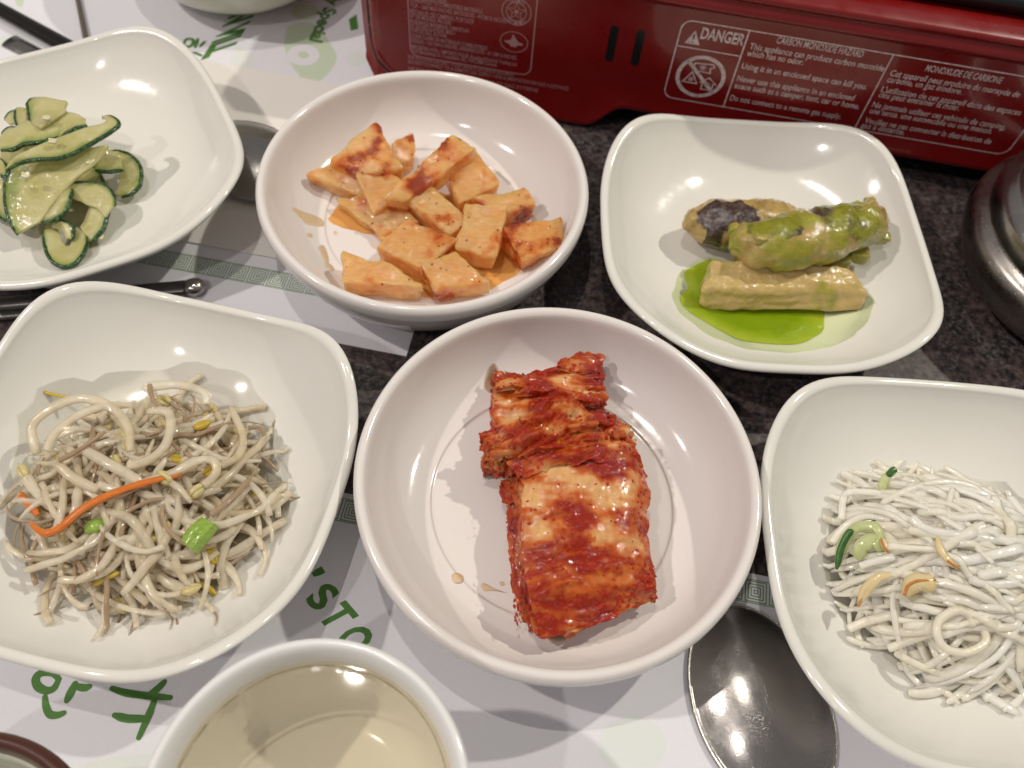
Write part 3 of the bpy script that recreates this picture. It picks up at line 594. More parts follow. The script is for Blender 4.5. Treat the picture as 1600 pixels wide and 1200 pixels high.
n.col(n.ramp(n.noise(900, 4, 0.6), [(0.42, (0.008, 0.032, 0.007)), (0.58, (0.02, 0.08, 0.014)), (0.72, (0.16, 0.28, 0.08))])); n.wet([(900, 1.2)], 0.4)
zc = lambda pts: [(x / 2.609, y / 2.609) for x, y in pts]
ZL = ['zucchini low slice half buried at the left of the pile', 'zucchini slice buried under the wide front slice', 'zucchini slice hidden below the top strip', 'zucchini round-ended slice curling out at the right of the pile', 'zucchini short green slice between the wide one and the round-ended one', 'zucchini slice standing at the right of the looped one', 'zucchini looped slice at the bottom of the pile', 'zucchini folded slice below the wide one', 'zucchini narrow slice under the wide one lower edge', 'zucchini curl inside the looped slice', 'zucchini pale slice edge left of the wide one', 'zucchini wide pale slice with dark left edge at the front', 'zucchini small curl left of the wide slice', 'zucchini long pale slice under the curled-tip strip', 'zucchini small dark curl at the upper left', 'zucchini thin dark edge sticking out at the left', 'zucchini upright pale slice at the top of the pile', 'zucchini narrow slice beside the upright pale one', 'zucchini long strip with a hooked dark tip lying on top', 'zucchini short pale end under the hooked strip']
def zslice(skin, inner, zs, zi, seed):
    """half-moon slice lofted between its skin edge and its cut edge (crop pixels + heights)"""
    k = len(skin); A = [W(*zc([skin[i]])[0], zs[0] + (zs[1] - zs[0]) * i / (k - 1)) for i in range(k)]; k2 = len(inner); B = [W(*zc([inner[i]])[0], zi[0] + (zi[1] - zi[0]) * i / (k2 - 1)) for i in range(k2)]
    A = resample(A, 7); B = resample(B, 7); rows = [[A[i] * (1 - t) + B[i] * t + Vector((0, 0, 0.05 * math.sin(math.pi * t))) for i in range(7)] for t in (0, 0.33, 0.66, 1)]
    e = Vector()
    vs, fs, top = patch(rows, 30, 14, 0.13, lambda p, u, v: Vector((0, 0, 0.05 * nz(p, 1.8, seed))) + Vector((0.03 * nz(p, 4, seed + 2), 0.03 * nz(p, 4, seed + 5), 0)))
    o = obj('zucchini_slice', vs, fs, M_ZF); at = o.data.attributes.new('rim', 'FLOAT', 'POINT'); at.data.foreach_set('value', [((k_ % 420) // 30) / 13 for k_ in range(len(vs))]); tag(o, ZL[int(round(seed / 3.1))], 'zucchini', 'zucchini slices piled in the square dish')
    path = [top[i] - Vector((0, 0, 0.07)) for i in range(30)]
    v, f = tube(path, [0.088 * (0.35 + 0.65 * min(1, 6 * min(i / 29, 1 - i / 29) + 0.15)) + 0.012 * nz(path[i], 5, seed) for i in range(30)], 8); obj('skin', v, f, M_ZS, o); return o
ZS = [  # skin edge, cut edge, heights
 ([(-60, 860), (0, 880), (60, 830), (80, 760)], [(-60, 760), (0, 740), (40, 730), (60, 700)], (1.5, 1.6), (1.7, 1.9)),
 ([(150, 640), (260, 640), (380, 680), (430, 760)], [(120, 740), (220, 760), (320, 790), (380, 830)], (1.9, 1.6), (1.7, 1.5)),
 ([(0, 690), (90, 700), (160, 720), (220, 800)], [(10, 560), (90, 570), (180, 600), (260, 680)], (2.0, 1.8), (2.2, 2.0)),
 ([(440, 612), (520, 622), (572, 685), (560, 765), (495, 800)], [(425, 650), (462, 675), (488, 712), (480, 760), (462, 790)], (2.1, 1.35), (1.9, 1.3)),
 ([(385, 690), (440, 694), (502, 690)], [(400, 645), (440, 625), (492, 645)], (2.3, 2.2), (2.4, 2.2)),
 ([(365, 988), (412, 940), (437, 870), (442, 800)], [(325, 930), (350, 880), (370, 830), (388, 790)], (1.4, 1.9), (1.6, 2.0)),
 ([(180, 925), (182, 1005), (225, 1072), (290, 1080), (340, 1025), (350, 960)], [(235, 930), (250, 975), (268, 1000), (285, 1000), (298, 965), (310, 925)], (1.9, 1.6), (1.7, 1.5)),
 ([(275, 748), (340, 738), (400, 745), (452, 775), (468, 835)], [(285, 800), (330, 825), (370, 838), (400, 855), (425, 885)], (2.5, 2.0), (2.2, 1.8)),
 ([(170, 905), (235, 880), (278, 830), (292, 765)], [(172, 850), (215, 830), (240, 790), (258, 755)], (2.2, 2.5), (2.4, 2.6)),
 ([(200, 890), (260, 900), (295, 930), (290, 975)], [(220, 930), (245, 935), (262, 955), (268, 975)], (2.1, 1.8), (1.9, 1.7)),
 ([(40, 900), (5, 885), (-40, 850)], [(25, 725), (-10, 735), (-50, 765)], (2.0, 1.9), (2.6, 2.5)),
 ([(62, 660), (24, 718), (18, 800), (36, 890), (70, 952)], [(440, 592), (405, 650), (305, 730), (215, 830), (160, 908)], (3.0, 2.1), (3.1, 2.3)),
 ([(0, 700), (20, 720), (30, 690), (0, 640)], [(-40, 690), (-30, 680), (-20, 650), (-40, 620)], (2.7, 2.8), (2.6, 2.8)),
 ([(0, 610), (60, 602), (95, 585), (230, 560), (345, 505)], [(0, 565), (60, 520), (130, 480), (260, 450), (350, 485)], (3.1, 3.2), (3.2, 3.2)),
 ([(18, 485), (45, 452), (100, 440)], [(32, 505), (60, 500), (98, 485)], (2.7, 2.9), (2.8, 3.0)),
 ([(5, 552), (30, 520), (72, 515)], [(0, 590), (40, 580), (80, 560)], (2.9, 3.0), (2.9, 3.0)),
 ([(132, 392), (112, 415), (118, 460), (125, 505)], [(272, 412), (262, 440), (250, 462), (165, 520)], (3.2, 3.2), (3.4, 3.4)),
 ([(66, 440), (62, 480), (75, 520)], [(110, 440), (108, 475), (110, 520)], (3.0, 3.0), (3.1, 3.1)),
 ([(20, 690), (70, 655), (180, 648), (290, 628), (380, 575), (470, 520), (480, 490), (440, 468), (415, 472)], [(60, 640), (120, 605), (200, 575), (280, 545), (350, 518), (400, 505), (430, 500), (432, 488), (420, 482)], (3.4, 3.4), (3.5, 3.4)),
 ([(240, 560), (300, 520), (355, 508)], [(255, 530), (300, 500), (345, 495)], (3.25, 3.2), (3.3, 3.2)),
]
for i, (a, b, c, d) in enumerate(ZS): zslice(a, b, c, d, i * 3.1)
M_HDZ = mat('pale_crumb', (0.62, 0.58, 0.36), 0.3)
sd = [(105, 715, 3.35), (215, 575, 3.75), (190, 480, 3.6), (405, 965, 1.4)]
for i, (x, y, z) in enumerate(sd):
    p = W(x / 2.609, y / 2.609, z); v, f, _ = block([p + Vector((sx * .16, sy * .12, sz * .05)) for sz in (1, -1) for sx, sy in ((-1, -1), (1, -1), (1, 1), (-1, 1))], 3, 3, 0.01, i)
    tag(obj('zucchini_seed', v, f, M_HDZ), 'tiny pale seed or garlic crumb on the zucchini pile', 'seed', 'crumbs on the zucchini')
puddle('zucchini_juice', [(10, 330), (60, 400), (110, 420), (150, 400), (170, 340), (150, 250), (60, 220), (-10, 250)], M_BROTH, zuc_b.floor, 0.03, zuc_b.o.parent, 1.0)
tag(bpy.data.objects['zucchini_juice'], 'thin clear juice pooled under the zucchini slices', 'juice')

# ------------------------------------------------------------------ radish kimchi chunks
M_RK = mat('pickled_radish', (0.70, 0.36, 0.10), 0.35, sss=0.8, sssr=(1, 0.5, 0.18), sscale=0.010, coat=0.9); n = NT(M_RK)
fib = n.noise(300, 3, 0.5, n.map((1, 5, 1), (0, 0, 0.6)))
base = n.mix(n.ramp(n.noise(75, 3), [(0.33, 0.0), (0.66, 1.0)]), (0.76, 0.34, 0.075), (0.87, 0.53, 0.20))
base = n.mix(n.rand(), base, n.mix(n.ramp(n.noise(90, 3), [(0.35, 0.0), (0.65, 1.0)]), (0.82, 0.46, 0.15), (0.90, 0.63, 0.31)))
base = n.mix(n.ramp(fib, [(0.50, 0.0), (0.75, 0.5)]), base, (0.92, 0.68, 0.36)); base = n.mix(n.ramp(fib, [(0.25, 0.45), (0.48, 0.0)]), base, (0.66, 0.27, 0.05))
s = n.add(n.attr('sauce'), n.add(n.add(n.noise(350, 4, 0.65), -0.5), 0.9, 'MULTIPLY'))
base = n.mix(n.ramp(s, [(0.1, 0.0), (0.55, 0.9)]), base, (0.66, 0.16, 0.015)); base = n.mix(n.ramp(s, [(0.50, 0.0), (0.78, 1.0)]), base, (0.30, 0.022, 0.006))
n.col(base); n.wet([(120, 1.0), (380, 0.9), (900, 0.4)], 0.30, 0.36); see_through(M_RK, 0.27, (1.0, 0.76, 0.44), 0.10, (0.95, 0.60, 0.25))
M_FLK = mat('chili_flake', (0.26, 0.022, 0.008), 0.3, coat=0.4); n = NT(M_FLK); n.col(n.mix(n.noise(300, 3), (0.17, 0.010, 0.004), (0.36, 0.04, 0.010)))
rc = lambda p: (380 + p[0] / 2.727, 90 + p[1] / 2.727)
CH = [  # four crop-pixel corners of the upper face (back-left, back-right, front-right, front-left), heights, thickness, chili
 ([(640, 370), (716, 328), (722, 430), (655, 455)], (2.3, 2.5, 1.9, 1.9), 0.7, 0.2),
 ([(300, 500), (400, 445), (520, 470), (500, 580)], (2.0, 2.2, 2.2, 1.7), 0.7, 0.0),
 ([(400, 430), (560, 290), (648, 455), (520, 480)], (2.5, 3.0, 2.6, 2.5), 1.2, 0.8),
 ([(505, 500), (600, 480), (690, 560), (560, 640)], (2.4, 2.4, 2.2, 2.0), 0.9, 0.0),
 ([(430, 610), (600, 590), (720, 690), (600, 760)], (1.7, 1.9, 1.9, 1.5), 0.5, 0.5),
 ([(880, 470), (985, 395), (1068, 530), (930, 600)], (2.4, 2.6, 2.3, 2.2), 1.0, 0.4),
 ([(1000, 600), (1190, 560), (1222, 620), (1110, 660)], (2.3, 2.4, 2.2, 2.2), 1.1, 0.9),
 ([(720, 600), (790, 545), (940, 680), (870, 730)], (2.5, 2.6, 2.3, 2.3), 1.1, 0.1),
 ([(640, 575), (870, 350), (955, 395), (710, 590)], (2.7, 3.3, 3.2, 2.6), 0.8, 0.8),
 ([(600, 800), (700, 700), (885, 770), (760, 880)], (2.3, 2.5, 2.4, 2.2), 1.2, 0.3),
 ([(960, 640), (1105, 640), (1060, 830), (930, 800)], (2.6, 2.6, 2.2, 2.2), 0.9, 0.05),
 ([(1130, 720), (1335, 695), (1345, 790), (1200, 850)], (2.4, 2.5, 2.3, 2.2), 1.0, 0.9),
 ([(450, 840), (620, 890), (722, 960), (450, 950)], (2.3, 2.4, 2.3, 2.2), 1.1, 0.1),
 ([(775, 880), (900, 845), (1030, 950), (840, 970)], (2.5, 2.5, 2.2, 2.3), 1.0, 0.4),
]
CHL = ['radish kimchi: small pale wedge poking up behind the dark-tipped chunk', 'radish kimchi: smooth golden chunk at the bare left wall side', 'radish kimchi: pointed chunk with a dark chili crust on its peak', 'milky glazed chunk in the middle of the radish pile', 'radish kimchi: low orange chunk soaking in the chili juice', 'square chunk leaning under the long radish stick', 'radish kimchi: dark red crusted chunk wedged behind the upright one', 'radish kimchi: glossy rounded chunk beneath the end of the long stick', 'long radish stick lying slanted across the pile', 'radish kimchi: broad amber chunk behind the two front chunks', 'radish kimchi: upright smooth chunk between the two red-flecked ones', 'radish kimchi: large chunk with thick red chili clots by the bowl wall', 'radish kimchi: plain golden chunk beside the bare bowl floor, at the near rim', 'radish kimchi: amber chunk with reddish end at the near rim']
rnd = random.Random(3)
for i, (px, hz, th, ch) in enumerate(CH):
    top = [W(*rc(p), h) for p, h in zip(px, hz)]
    fl = min(rd_floor(RC, p.x, p.y) for p in top); c = sum(top, Vector()) / 4
    bot = [Vector((c.x + (p.x - c.x) * 0.96, c.y + (p.y - c.y) * 0.96 + 0.05, max(p.z - th, rd_floor(RC, p.x, p.y) + 0.01))) for p in top]
    T = [c + (p - c) * 1.27 for p in top]; B = [c + (p - c) * 1.27 for p in bot]
    T = [Vector((p.x, p.y, q.z)) for p, q in zip(T, top)]; B = [Vector((p.x, p.y, q.z)) for p, q in zip(B, bot)]
    vs, fs, nr = block(T + B, 13, 2, 0.13, i * 2.7, 1.3)
    o = obj('radish_chunk', vs, fs, M_RK); sv = [1.1 * (nz(v, 1.0, i * 5 + 1) + 0.45 * nz(v, 3.0, i)) - 0.10 + 0.62 * (ch - 0.3) for v in vs]; at = o.data.attributes.new('sauce', 'FLOAT', 'POINT'); at.data.foreach_set('value', sv); tag(o, CHL[i] , 'radish', 'radish kimchi chunks')
    pts = []
    for v, nn, q in zip(vs, nr, sv):
        if nn.z > -0.2 and q > 0.35 and rnd.random() < 0.30: pts.append((v + Vector((rnd.uniform(-.05, .05), rnd.uniform(-.05, .05), 0.0)), nn))
        elif nn.z > 0 and rnd.random() < 0.018: pts.append((v, nn))
    if pts:
        v, f = chips(pts, 0.02, 0.085, rnd, 0.3); q = obj('chili_flakes', v, f, M_FLK, o, smooth=False); q['kind'] = 'stuff'
RF = lambda x, y: rd_floor(RC, x, y)
o = puddle('kimchi_juice', [rc(p) for p in [(380, 700), (440, 620), (600, 560), (760, 560), (1000, 620), (1150, 720), (1200, 900), (1030, 1010), (800, 1030), (560, 1000), (600, 850), (610, 770), (500, 750)]], M_ORANGE, RF, 0.05, None, 1.1, seed=2, wob=0.12)
tag(o, 'orange chili juice pooled between the radish kimchi chunks', 'juice')
for i, (px, th) in enumerate((([(215, 690), (260, 680), (330, 695), (340, 725), (270, 728)], 0.01), ([(322, 820), (345, 808), (362, 850), (366, 885), (345, 880)], 0.012), ([(350, 885), (372, 890), (392, 912), (375, 926), (355, 908)], 0.012), ([(385, 745), (395, 740), (400, 755), (388, 758)], 0.02), ([(275, 770), (295, 768), (298, 785), (280, 786)], 0.01))):
    o = puddle('juice_smear', [rc(p) for p in px], M_CHILI, RF, th, None, 1.1, 20, i, 0.3); tag(o, 'faint orange juice smear on the bare floor of the radish kimchi bowl', 'smear', 'juice smears in the radish bowl')

# ------------------------------------------------------------------ eggplant
ec = lambda p: (900 + p[0] / 2.2857, 170 + p[1] / 2.2857)
def egg_mat(name, sauce, skin, pale):
    M = mat(name, (0.4, 0.3, 0.12), 0.35, coat=0.9, sss=0.12, sssr=(1, .7, .3), sscale=0.004); n = NT(M)
    batter = n.mix(n.ramp(n.noise(140, 5, 0.6), [(0.3, 0.0), (0.7, 1.0)]), (0.30, 0.19, 0.05), (0.56, 0.40, 0.13))
    if pale: batter = n.mix(n.ramp(n.noise(300, 4, 0.6, n.map((0.35, 3, 2), (0, 0, -0.12))), [(0.35, 0.0), (0.75, 0.6)]), n.mix(0.7, batter, (0.62, 0.45, 0.16)), (0.40, 0.27, 0.11))
    dark = n.mix(n.ramp(n.noise(500, 4, 0.7), [(0.42, 0.0), (0.72, 0.8)]), (0.028, 0.012, 0.012), (0.17, 0.115, 0.085))
    c = n.mix(n.ramp(n.add(n.attr('skin'), n.add(n.add(n.noise(130, 4, 0.6), -0.5), 1.1, 'MULTIPLY')), [(0.45, 0.0), (0.55, 1.0)]), batter, dark)
    c = n.mix(n.ramp(n.noise(80, 4, 0.55, n.map(loc=(5, 2, 1))), [(sauce, 0.0), (sauce + 0.14, 0.85)]), c, n.mix(n.noise(200, 3), (0.15, 0.16, 0.006), (0.36, 0.36, 0.010)))
    n.col(c); n.wet([(110, 0.9), (300, 0.9), (800, 0.7)], 0.32, 0.36); return M
def eggpiece(pts, rad, M, label, seed, blobs, flat=0.85):
    P = resample([W(*ec(p[:2]), p[2]) for p in pts], 60); R = resample([(r, 0, 0) for r in rad], 60)
    vs, fs = tube(P, [max(0.03, r.x) for r in R], 40, flat); nv = []
    for i, v in enumerate(vs):
        c = P[i // 40]; d = (v - c).normalized(); k = 0.15 * nz(v, 1.5, seed) + 0.14 * abs(nz(v, 2.6, seed + 2)) + 0.05 * nz(v, 6, seed + 5); nv.append(v + d * k)
    o = obj('eggplant_piece', nv, fs, M); tag(o, label, 'eggplant'); sk = []
    BW = [(W(*ec(q[:2]), q[2]), q[3], q[4]) for q in blobs]
    for v in nv: sk.append(1.4 * max(math.exp(-(((v.x - c.x) / a) ** 2 + ((v.y - c.y) / b_) ** 2 + ((v.z - c.z) / 0.9) ** 2)) for c, a, b_ in BW))
    at = o.data.attributes.new('skin', 'FLOAT', 'POINT'); at.data.foreach_set('value', sk); return o
eggpiece([(385, 418, 2.1), (430, 410, 2.1), (520, 408, 2.1), (640, 410, 2.1), (740, 408, 2.0), (790, 405, 1.9)], [0.12, 0.70, 1.0, 1.0, 0.88, 0.3], egg_mat('batter_dark_skin', 0.72, 0.545, False), 'battered eggplant piece with dark purple skin behind the sauced one', 1.0, [(540, 375, 2.9, 1.25, 0.75), (490, 470, 2.1, 0.35, 0.4)])
eb = eggpiece([(545, 475, 2.75), (590, 478, 2.8), (700, 480, 2.95), (830, 462, 3.0), (960, 425, 3.0), (1060, 395, 2.85), (1095, 390, 2.7)], [0.25, 0.75, 1.08, 1.12, 1.02, 0.72, 0.2], egg_mat('batter_green', 0.385, 0.60, False), 'battered eggplant piece coated in green sauce, lying on top', 4.0, [(715, 425, 3.6, 1.0, 0.75), (945, 390, 3.6, 1.35, 0.85), (1030, 440, 2.9, 0.4, 0.7)])
for i, (x, y, z, r) in enumerate(((1050, 330, 3.1, .22), (1088, 460, 2.6, .32), (1075, 400, 2.9, .36), (1010, 520, 2.2, .40), (570, 430, 3.0, .25), (660, 462, 3.7, .22), (930, 540, 2.0, .5), (800, 540, 2.3, .4))):
    c = W(*ec((x, y)), z); v, f, _ = block([c + Vector((sx * r, sy * r * .8, sz * r * .6)) for sz in (1, -1) for sx, sy in ((-1, -1), (1, -1), (1, 1), (-1, 1))], 5, 5, 0.10, i * 3.3, 2.5); obj('batter_lump', v, f, eb.data.materials[0], eb)
top = [W(*ec(p), z) for p, z in (((490, 528), 2.55), ((1000, 560), 2.55), ((1062, 660), 2.2), ((448, 640), 2.15))]; mid = sum(top, Vector()) / 4
bot = [Vector((p.x + q[0], p.y + q[1], max(1.0, egg_b.floor(p.x, p.y)))) for p, q in zip(top, ((0, .1), (-.1, .1), (-.15, -.35), (.1, -.3)))]
vs, fs, _ = block(top + bot, 14, 8, 0.14, 8.0, 1.5)
tag(obj('eggplant_piece', vs, fs, egg_mat('eggplant_flesh', 0.53, 0.95, True)), 'pale fibrous eggplant wedge lying in the green sauce pool', 'eggplant')
o = puddle('green_reflection_film', [ec(p) for p in [(480, 520), (400, 560), (345, 640), (350, 730), (430, 810), (600, 880), (800, 895), (950, 860), (1040, 760), (1000, 640), (700, 560)]], M_GREFL, egg_b.floor, 0.003, None, 1.0, 60, 4.0, 0.06); tag(o, 'thin pale green tint painting the eggplant sauce reflection on the dish', 'reflection tint')  # green reflection of the sauce, put in as a tinted sheet
o = puddle('green_sauce', [ec(p) for p in [(480, 535), (432, 553), (388, 585), (396, 640), (366, 682), (388, 732), (450, 770), (520, 808), (585, 840), (680, 853), (780, 855), (842, 832), (880, 780), (860, 680), (700, 600)]], M_SAUCE, egg_b.floor, 0.12, None, 1.0, 60, 1.0, 0.03)
tag(o, 'bright green sauce pooled in front of the eggplant', 'sauce')

# ------------------------------------------------------------------ cabbage kimchi
PALE = [(440, 620, 75, 85), (520, 540, 70, 50), (680, 610, 90, 60), (600, 560, 60, 45), (740, 560, 45, 60), (740, 740, 60, 45), (640, 735, 55, 35), (440, 500, 60, 30), (360, 325, 60, 35), (590, 235, 50, 24), (500, 190, 60, 22), (330, 195, 45, 25), (380, 260, 40, 18), (560, 330, 45, 22), (470, 390, 40, 22), (660, 690, 50, 30), (430, 700, 50, 30)]
PW = None
def sauce_at(p):
    '''how much chili sauce lies on the leaf at a local point'''
    global PW
    if PW is None:
        PW = []
        for x, y, rx, ry in PALE:
            a = W(*kc((x, y)), 2.9) - K0; b_ = W(*kc((x + rx, y)), 2.9) - K0; c = W(*kc((x, y + ry)), 2.9) - K0; PW.append((a.x, a.y, abs(b_.x - a.x), abs(c.y - a.y)))
    s = 0.70 + 0.55 * nz(p, 1.0, 3.3) + 0.35 * nz((p[0] * 0.7, p[1] * 1.6, p[2]), 2.6, 6.1) + 0.18 * nz(p, 6.5, 1.1)
    for x, y, a, b_ in PW: s -= 0.56 * math.exp(-(((p[0] - x) / a) ** 2 + ((p[1] - y) / b_) ** 2))
    return s
def kim_mat(name, red, pale=(0.72, 0.45, 0.19), seed=0.0):
    M = mat(name, (0.5, 0.2, 0.06), 0.35, coat=0.95, spec=0.12, sss=0.3, sssr=(1, 0.4, 0.15), sscale=0.004); n = NT(M); L = (seed, seed * 0.6, 0)
    fib = n.noise(300, 4, 0.55, n.map((2.6, 0.5, 1.5), (0, 0, 0.12), L)); s = n.add(n.attr('sauce'), n.add(n.add(n.noise(420, 5, 0.65), -0.5), 0.55, 'MULTIPLY'))
    c = n.mix(n.ramp(fib, [(0.3, 0.0), (0.75, 1.0)]), tuple(x * 0.86 for x in pale), tuple(min(1, x * 1.16) for x in pale))
    c = n.mix(n.ramp(s, [(0.0, 0.22), (0.42, 0.95)]), c, (0.52, 0.10, 0.006))
    c = n.mix(n.ramp(s, [(0.38, 0.0), (0.80, 1.0)]), c, (0.28, 0.013, 0.001))
    c = n.mix(n.ramp(n.noise(230, 4, 0.6), [(0.58, 0.0), (0.75, 0.45)]), c, (0.26, 0.014, 0.003))
    n.col(c); n.wet([(90, 0.8), (220, 0.9), (520, 0.6), (1000, 0.3)], 0.17, 0.26); return M
MK = [kim_mat('kimchi_leaf', 0.53, seed=0.7), kim_mat('kimchi_leaf_red', 0.44, (0.55, 0.30, 0.11), 2.0), kim_mat('kimchi_leaf_edge', 0.52, (0.58, 0.36, 0.15), 4.0)]
kim = empty('cabbage_kimchi', (KC.x, KC.y, 1.1)); tag(kim, 'folded stack of red chili cabbage kimchi leaves in the round bowl', 'kimchi')
K0 = Vector((KC.x, KC.y, 1.1)); kc = lambda p: (640 + p[0] / 2.142, 500 + p[1] / 2.142)
tops = []
def kleaf(grid, thick, wr, ridge, M, seed, nu=60, nv=60, jag=0.10, shift=(0, 0, 0), keep=True, dirn=0.3, red=0.0):
    ctrl = [[W(*kc(p[:2]), p[2]) + Vector(shift) - K0 for p in r] for r in grid]
    def fn(p, u, v):
        a = math.cos(dirn) * p.x + math.sin(dirn) * p.y; b = -math.sin(dirn) * p.x + math.cos(dirn) * p.y; q = Vector((a * 0.5, b * 1.6, seed))
        return Vector((0.05 * nz(p, 2.5, seed), 0.05 * nz(p, 2.5, seed + 3), wr * (nz(q, 1.0, seed) + 0.5 * nz(p, 2.4, seed + 1)) + ridge * (abs(nz(q, 1.8, seed + 7)) - 0.15) + 0.008 * nz(p, 9, seed)))
    vs, fs, top = patch(ctrl, nu, nv, thick, fn, jag, seed); o = obj('leaf', vs, fs, M, kim)
    at = o.data.attributes.new('sauce', 'FLOAT', 'POINT'); at.data.foreach_set('value', [sauce_at(p) + red for p in vs])
    if keep: tops.append((top, nu, nv))
    return o
G = [[(372, 500, 2.75), (480, 455, 3.10), (620, 425, 3.25), (715, 420, 3.1), (765, 450, 2.65)],
     [(375, 600, 2.85), (490, 580, 3.05), (640, 560, 3.15), (745, 555, 2.95), (800, 560, 2.45)],
     [(380, 740, 2.85), (500, 730, 3.0), (640, 720, 3.0), (745, 710, 2.85), (800, 715, 2.35)],
     [(390, 890, 2.65), (510, 880, 2.75), (640, 860, 2.75), (750, 840, 2.6), (815, 830, 2.2)],
     [(425, 1055, 2.3), (500, 1045, 2.35), (600, 1030, 2.4), (720, 975, 2.3), (825, 925, 2.05)]]
for k in range(5, 0, -1):
    kleaf([[(x, y, z) for x, y, z in r] for r in G], 0.16, 0.04, 0.05, MK[2] if k % 2 else MK[1], k * 3.7, 40, 44, 0.10, (-0.085 * k + 0.03 * (k % 2), 0.10 * k, -0.29 * k), False)
kleaf(G, 0.16, 0.07, 0.07, MK[0], 1.0, 100, 110, 0.08)
# curled leaf end along the lower edge, folds over the main leaf
kleaf([[(385, 850, 3.0), (480, 790, 3.05), (600, 755, 3.0), (720, 800, 2.95), (800, 850, 2.6)], [(400, 920, 2.95), (500, 890, 3.02), (620, 860, 3.0), (730, 870, 2.85), (815, 885, 2.45)], [(430, 1060, 2.35), (520, 1050, 2.45), (640, 985, 2.5), (740, 950, 2.4), (830, 920, 2.15)]], 0.09, 0.08, 0.22, MK[1], 5.5, 80, 60, 0.14)
kleaf([[(500, 1015, 2.5), (600, 965, 2.6), (700, 910, 2.65), (800, 880, 2.4)], [(505, 1040, 2.45), (620, 990, 2.5), (720, 935, 2.5), (815, 900, 2.3)], [(520, 1068, 2.0), (630, 1008, 2.1), (740, 965, 2.1), (835, 935, 2.0)]], 0.10, 0.04, 0.12, MK[1], 8.5, 60, 30, 0.12)
# upper part: stalk section, crumpled folds
U1 = [[(282, 172, 2.0), (400, 178, 2.35), (520, 150, 2.5), (645, 125, 2.25)], [(285, 240, 2.3), (400, 245, 2.75), (520, 225, 2.85), (648, 205, 2.45)], [(285, 330, 2.5), (400, 335, 2.95), (530, 310, 3.0), (660, 285, 2.6)], [(275, 410, 2.5), (400, 420, 2.95), (540, 400, 3.05), (690, 370, 2.6)]]
for k in range(4, 0, -1): kleaf(U1, 0.18, 0.05, 0.08, MK[1 + k % 2], 20 + k * 2.3, 40, 36, 0.14, (-0.03 * k, 0.06 * k, -0.28 * k), False, 1.2)
kleaf(U1, 0.16, 0.10, 0.34, kim_mat('kimchi_stalk', 0.50, seed=9.0), 21.0, 80, 70, 0.16, dirn=0.05)
kleaf([[(492, 140, 2.5), (570, 108, 2.7), (645, 120, 2.45)], [(500, 160, 2.55), (575, 150, 2.8), (648, 160, 2.5)], [(510, 185, 2.5), (580, 185, 2.75), (645, 200, 2.45)]], 0.10, 0.05, 0.14, MK[1], 31.0, 36, 30, 0.15)
U2 = [[(265, 370, 2.5), (360, 345, 3.0), (480, 330, 3.15), (600, 330, 3.0), (700, 320, 2.5)], [(250, 430, 2.55), (360, 410, 3.15), (480, 390, 3.35), (610, 385, 3.15), (740, 390, 2.5)], [(250, 485, 2.2), (340, 470, 2.8), (470, 450, 3.2), (620, 430, 3.2), (765, 440, 2.6)]]
for k in range(4, 0, -1): kleaf(U2, 0.16, 0.06, 0.1, MK[1 + k % 2], 40 + k * 2.9, 40, 30, 0.14, (0, 0.04 * k, -0.33 * k), False)
kleaf(U2, 0.12, 0.16, 0.55, MK[1], 41.0, 110, 70, 0.16, dirn=0.6)
kleaf([[(400, 280, 3.05), (480, 265, 3.3), (570, 290, 3.2), (640, 330, 2.9)], [(420, 330, 3.2), (490, 330, 3.45), (570, 350, 3.3), (660, 370, 3.0)], [(430, 390, 3.15), (500, 400, 3.35), (580, 405, 3.3), (690, 400, 2.9)]], 0.09, 0.16, 0.60, MK[2], 51.0, 70, 60, 0.2, dirn=1.0)
kleaf([[(255, 440, 2.5), (320, 420, 2.8), (400, 440, 2.9)], [(250, 480, 2.2), (320, 470, 2.5), (400, 480, 2.7)], [(290, 530, 1.7), (340, 520, 2.1), (385, 510, 2.5)]], 0.10, 0.14, 0.5, MK[1], 57.0, 50, 40, 0.2, dirn=1.4)
kleaf([[(310, 540, 2.2), (345, 530, 2.4), (375, 530, 2.55)], [(305, 575, 2.0), (345, 570, 2.2), (378, 575, 2.4)], [(310, 605, 1.7), (345, 610, 1.9), (375, 620, 2.1)]], 0.10, 0.05, 0.15, MK[2], 61.0, 36, 36, 0.16)
kleaf([[(300, 455, 2.7), (450, 425, 3.22), (600, 400, 3.3), (740, 405, 2.75)], [(335, 485, 2.8), (480, 455, 3.28), (620, 430, 3.36), (760, 440, 2.8)], [(372, 525, 2.9), (500, 490, 3.16), (640, 470, 3.25), (778, 480, 2.72)]], 0.10, 0.07, 0.22, MK[1], 63.0, 90, 44, 0.16, dirn=0.5, red=0.1)
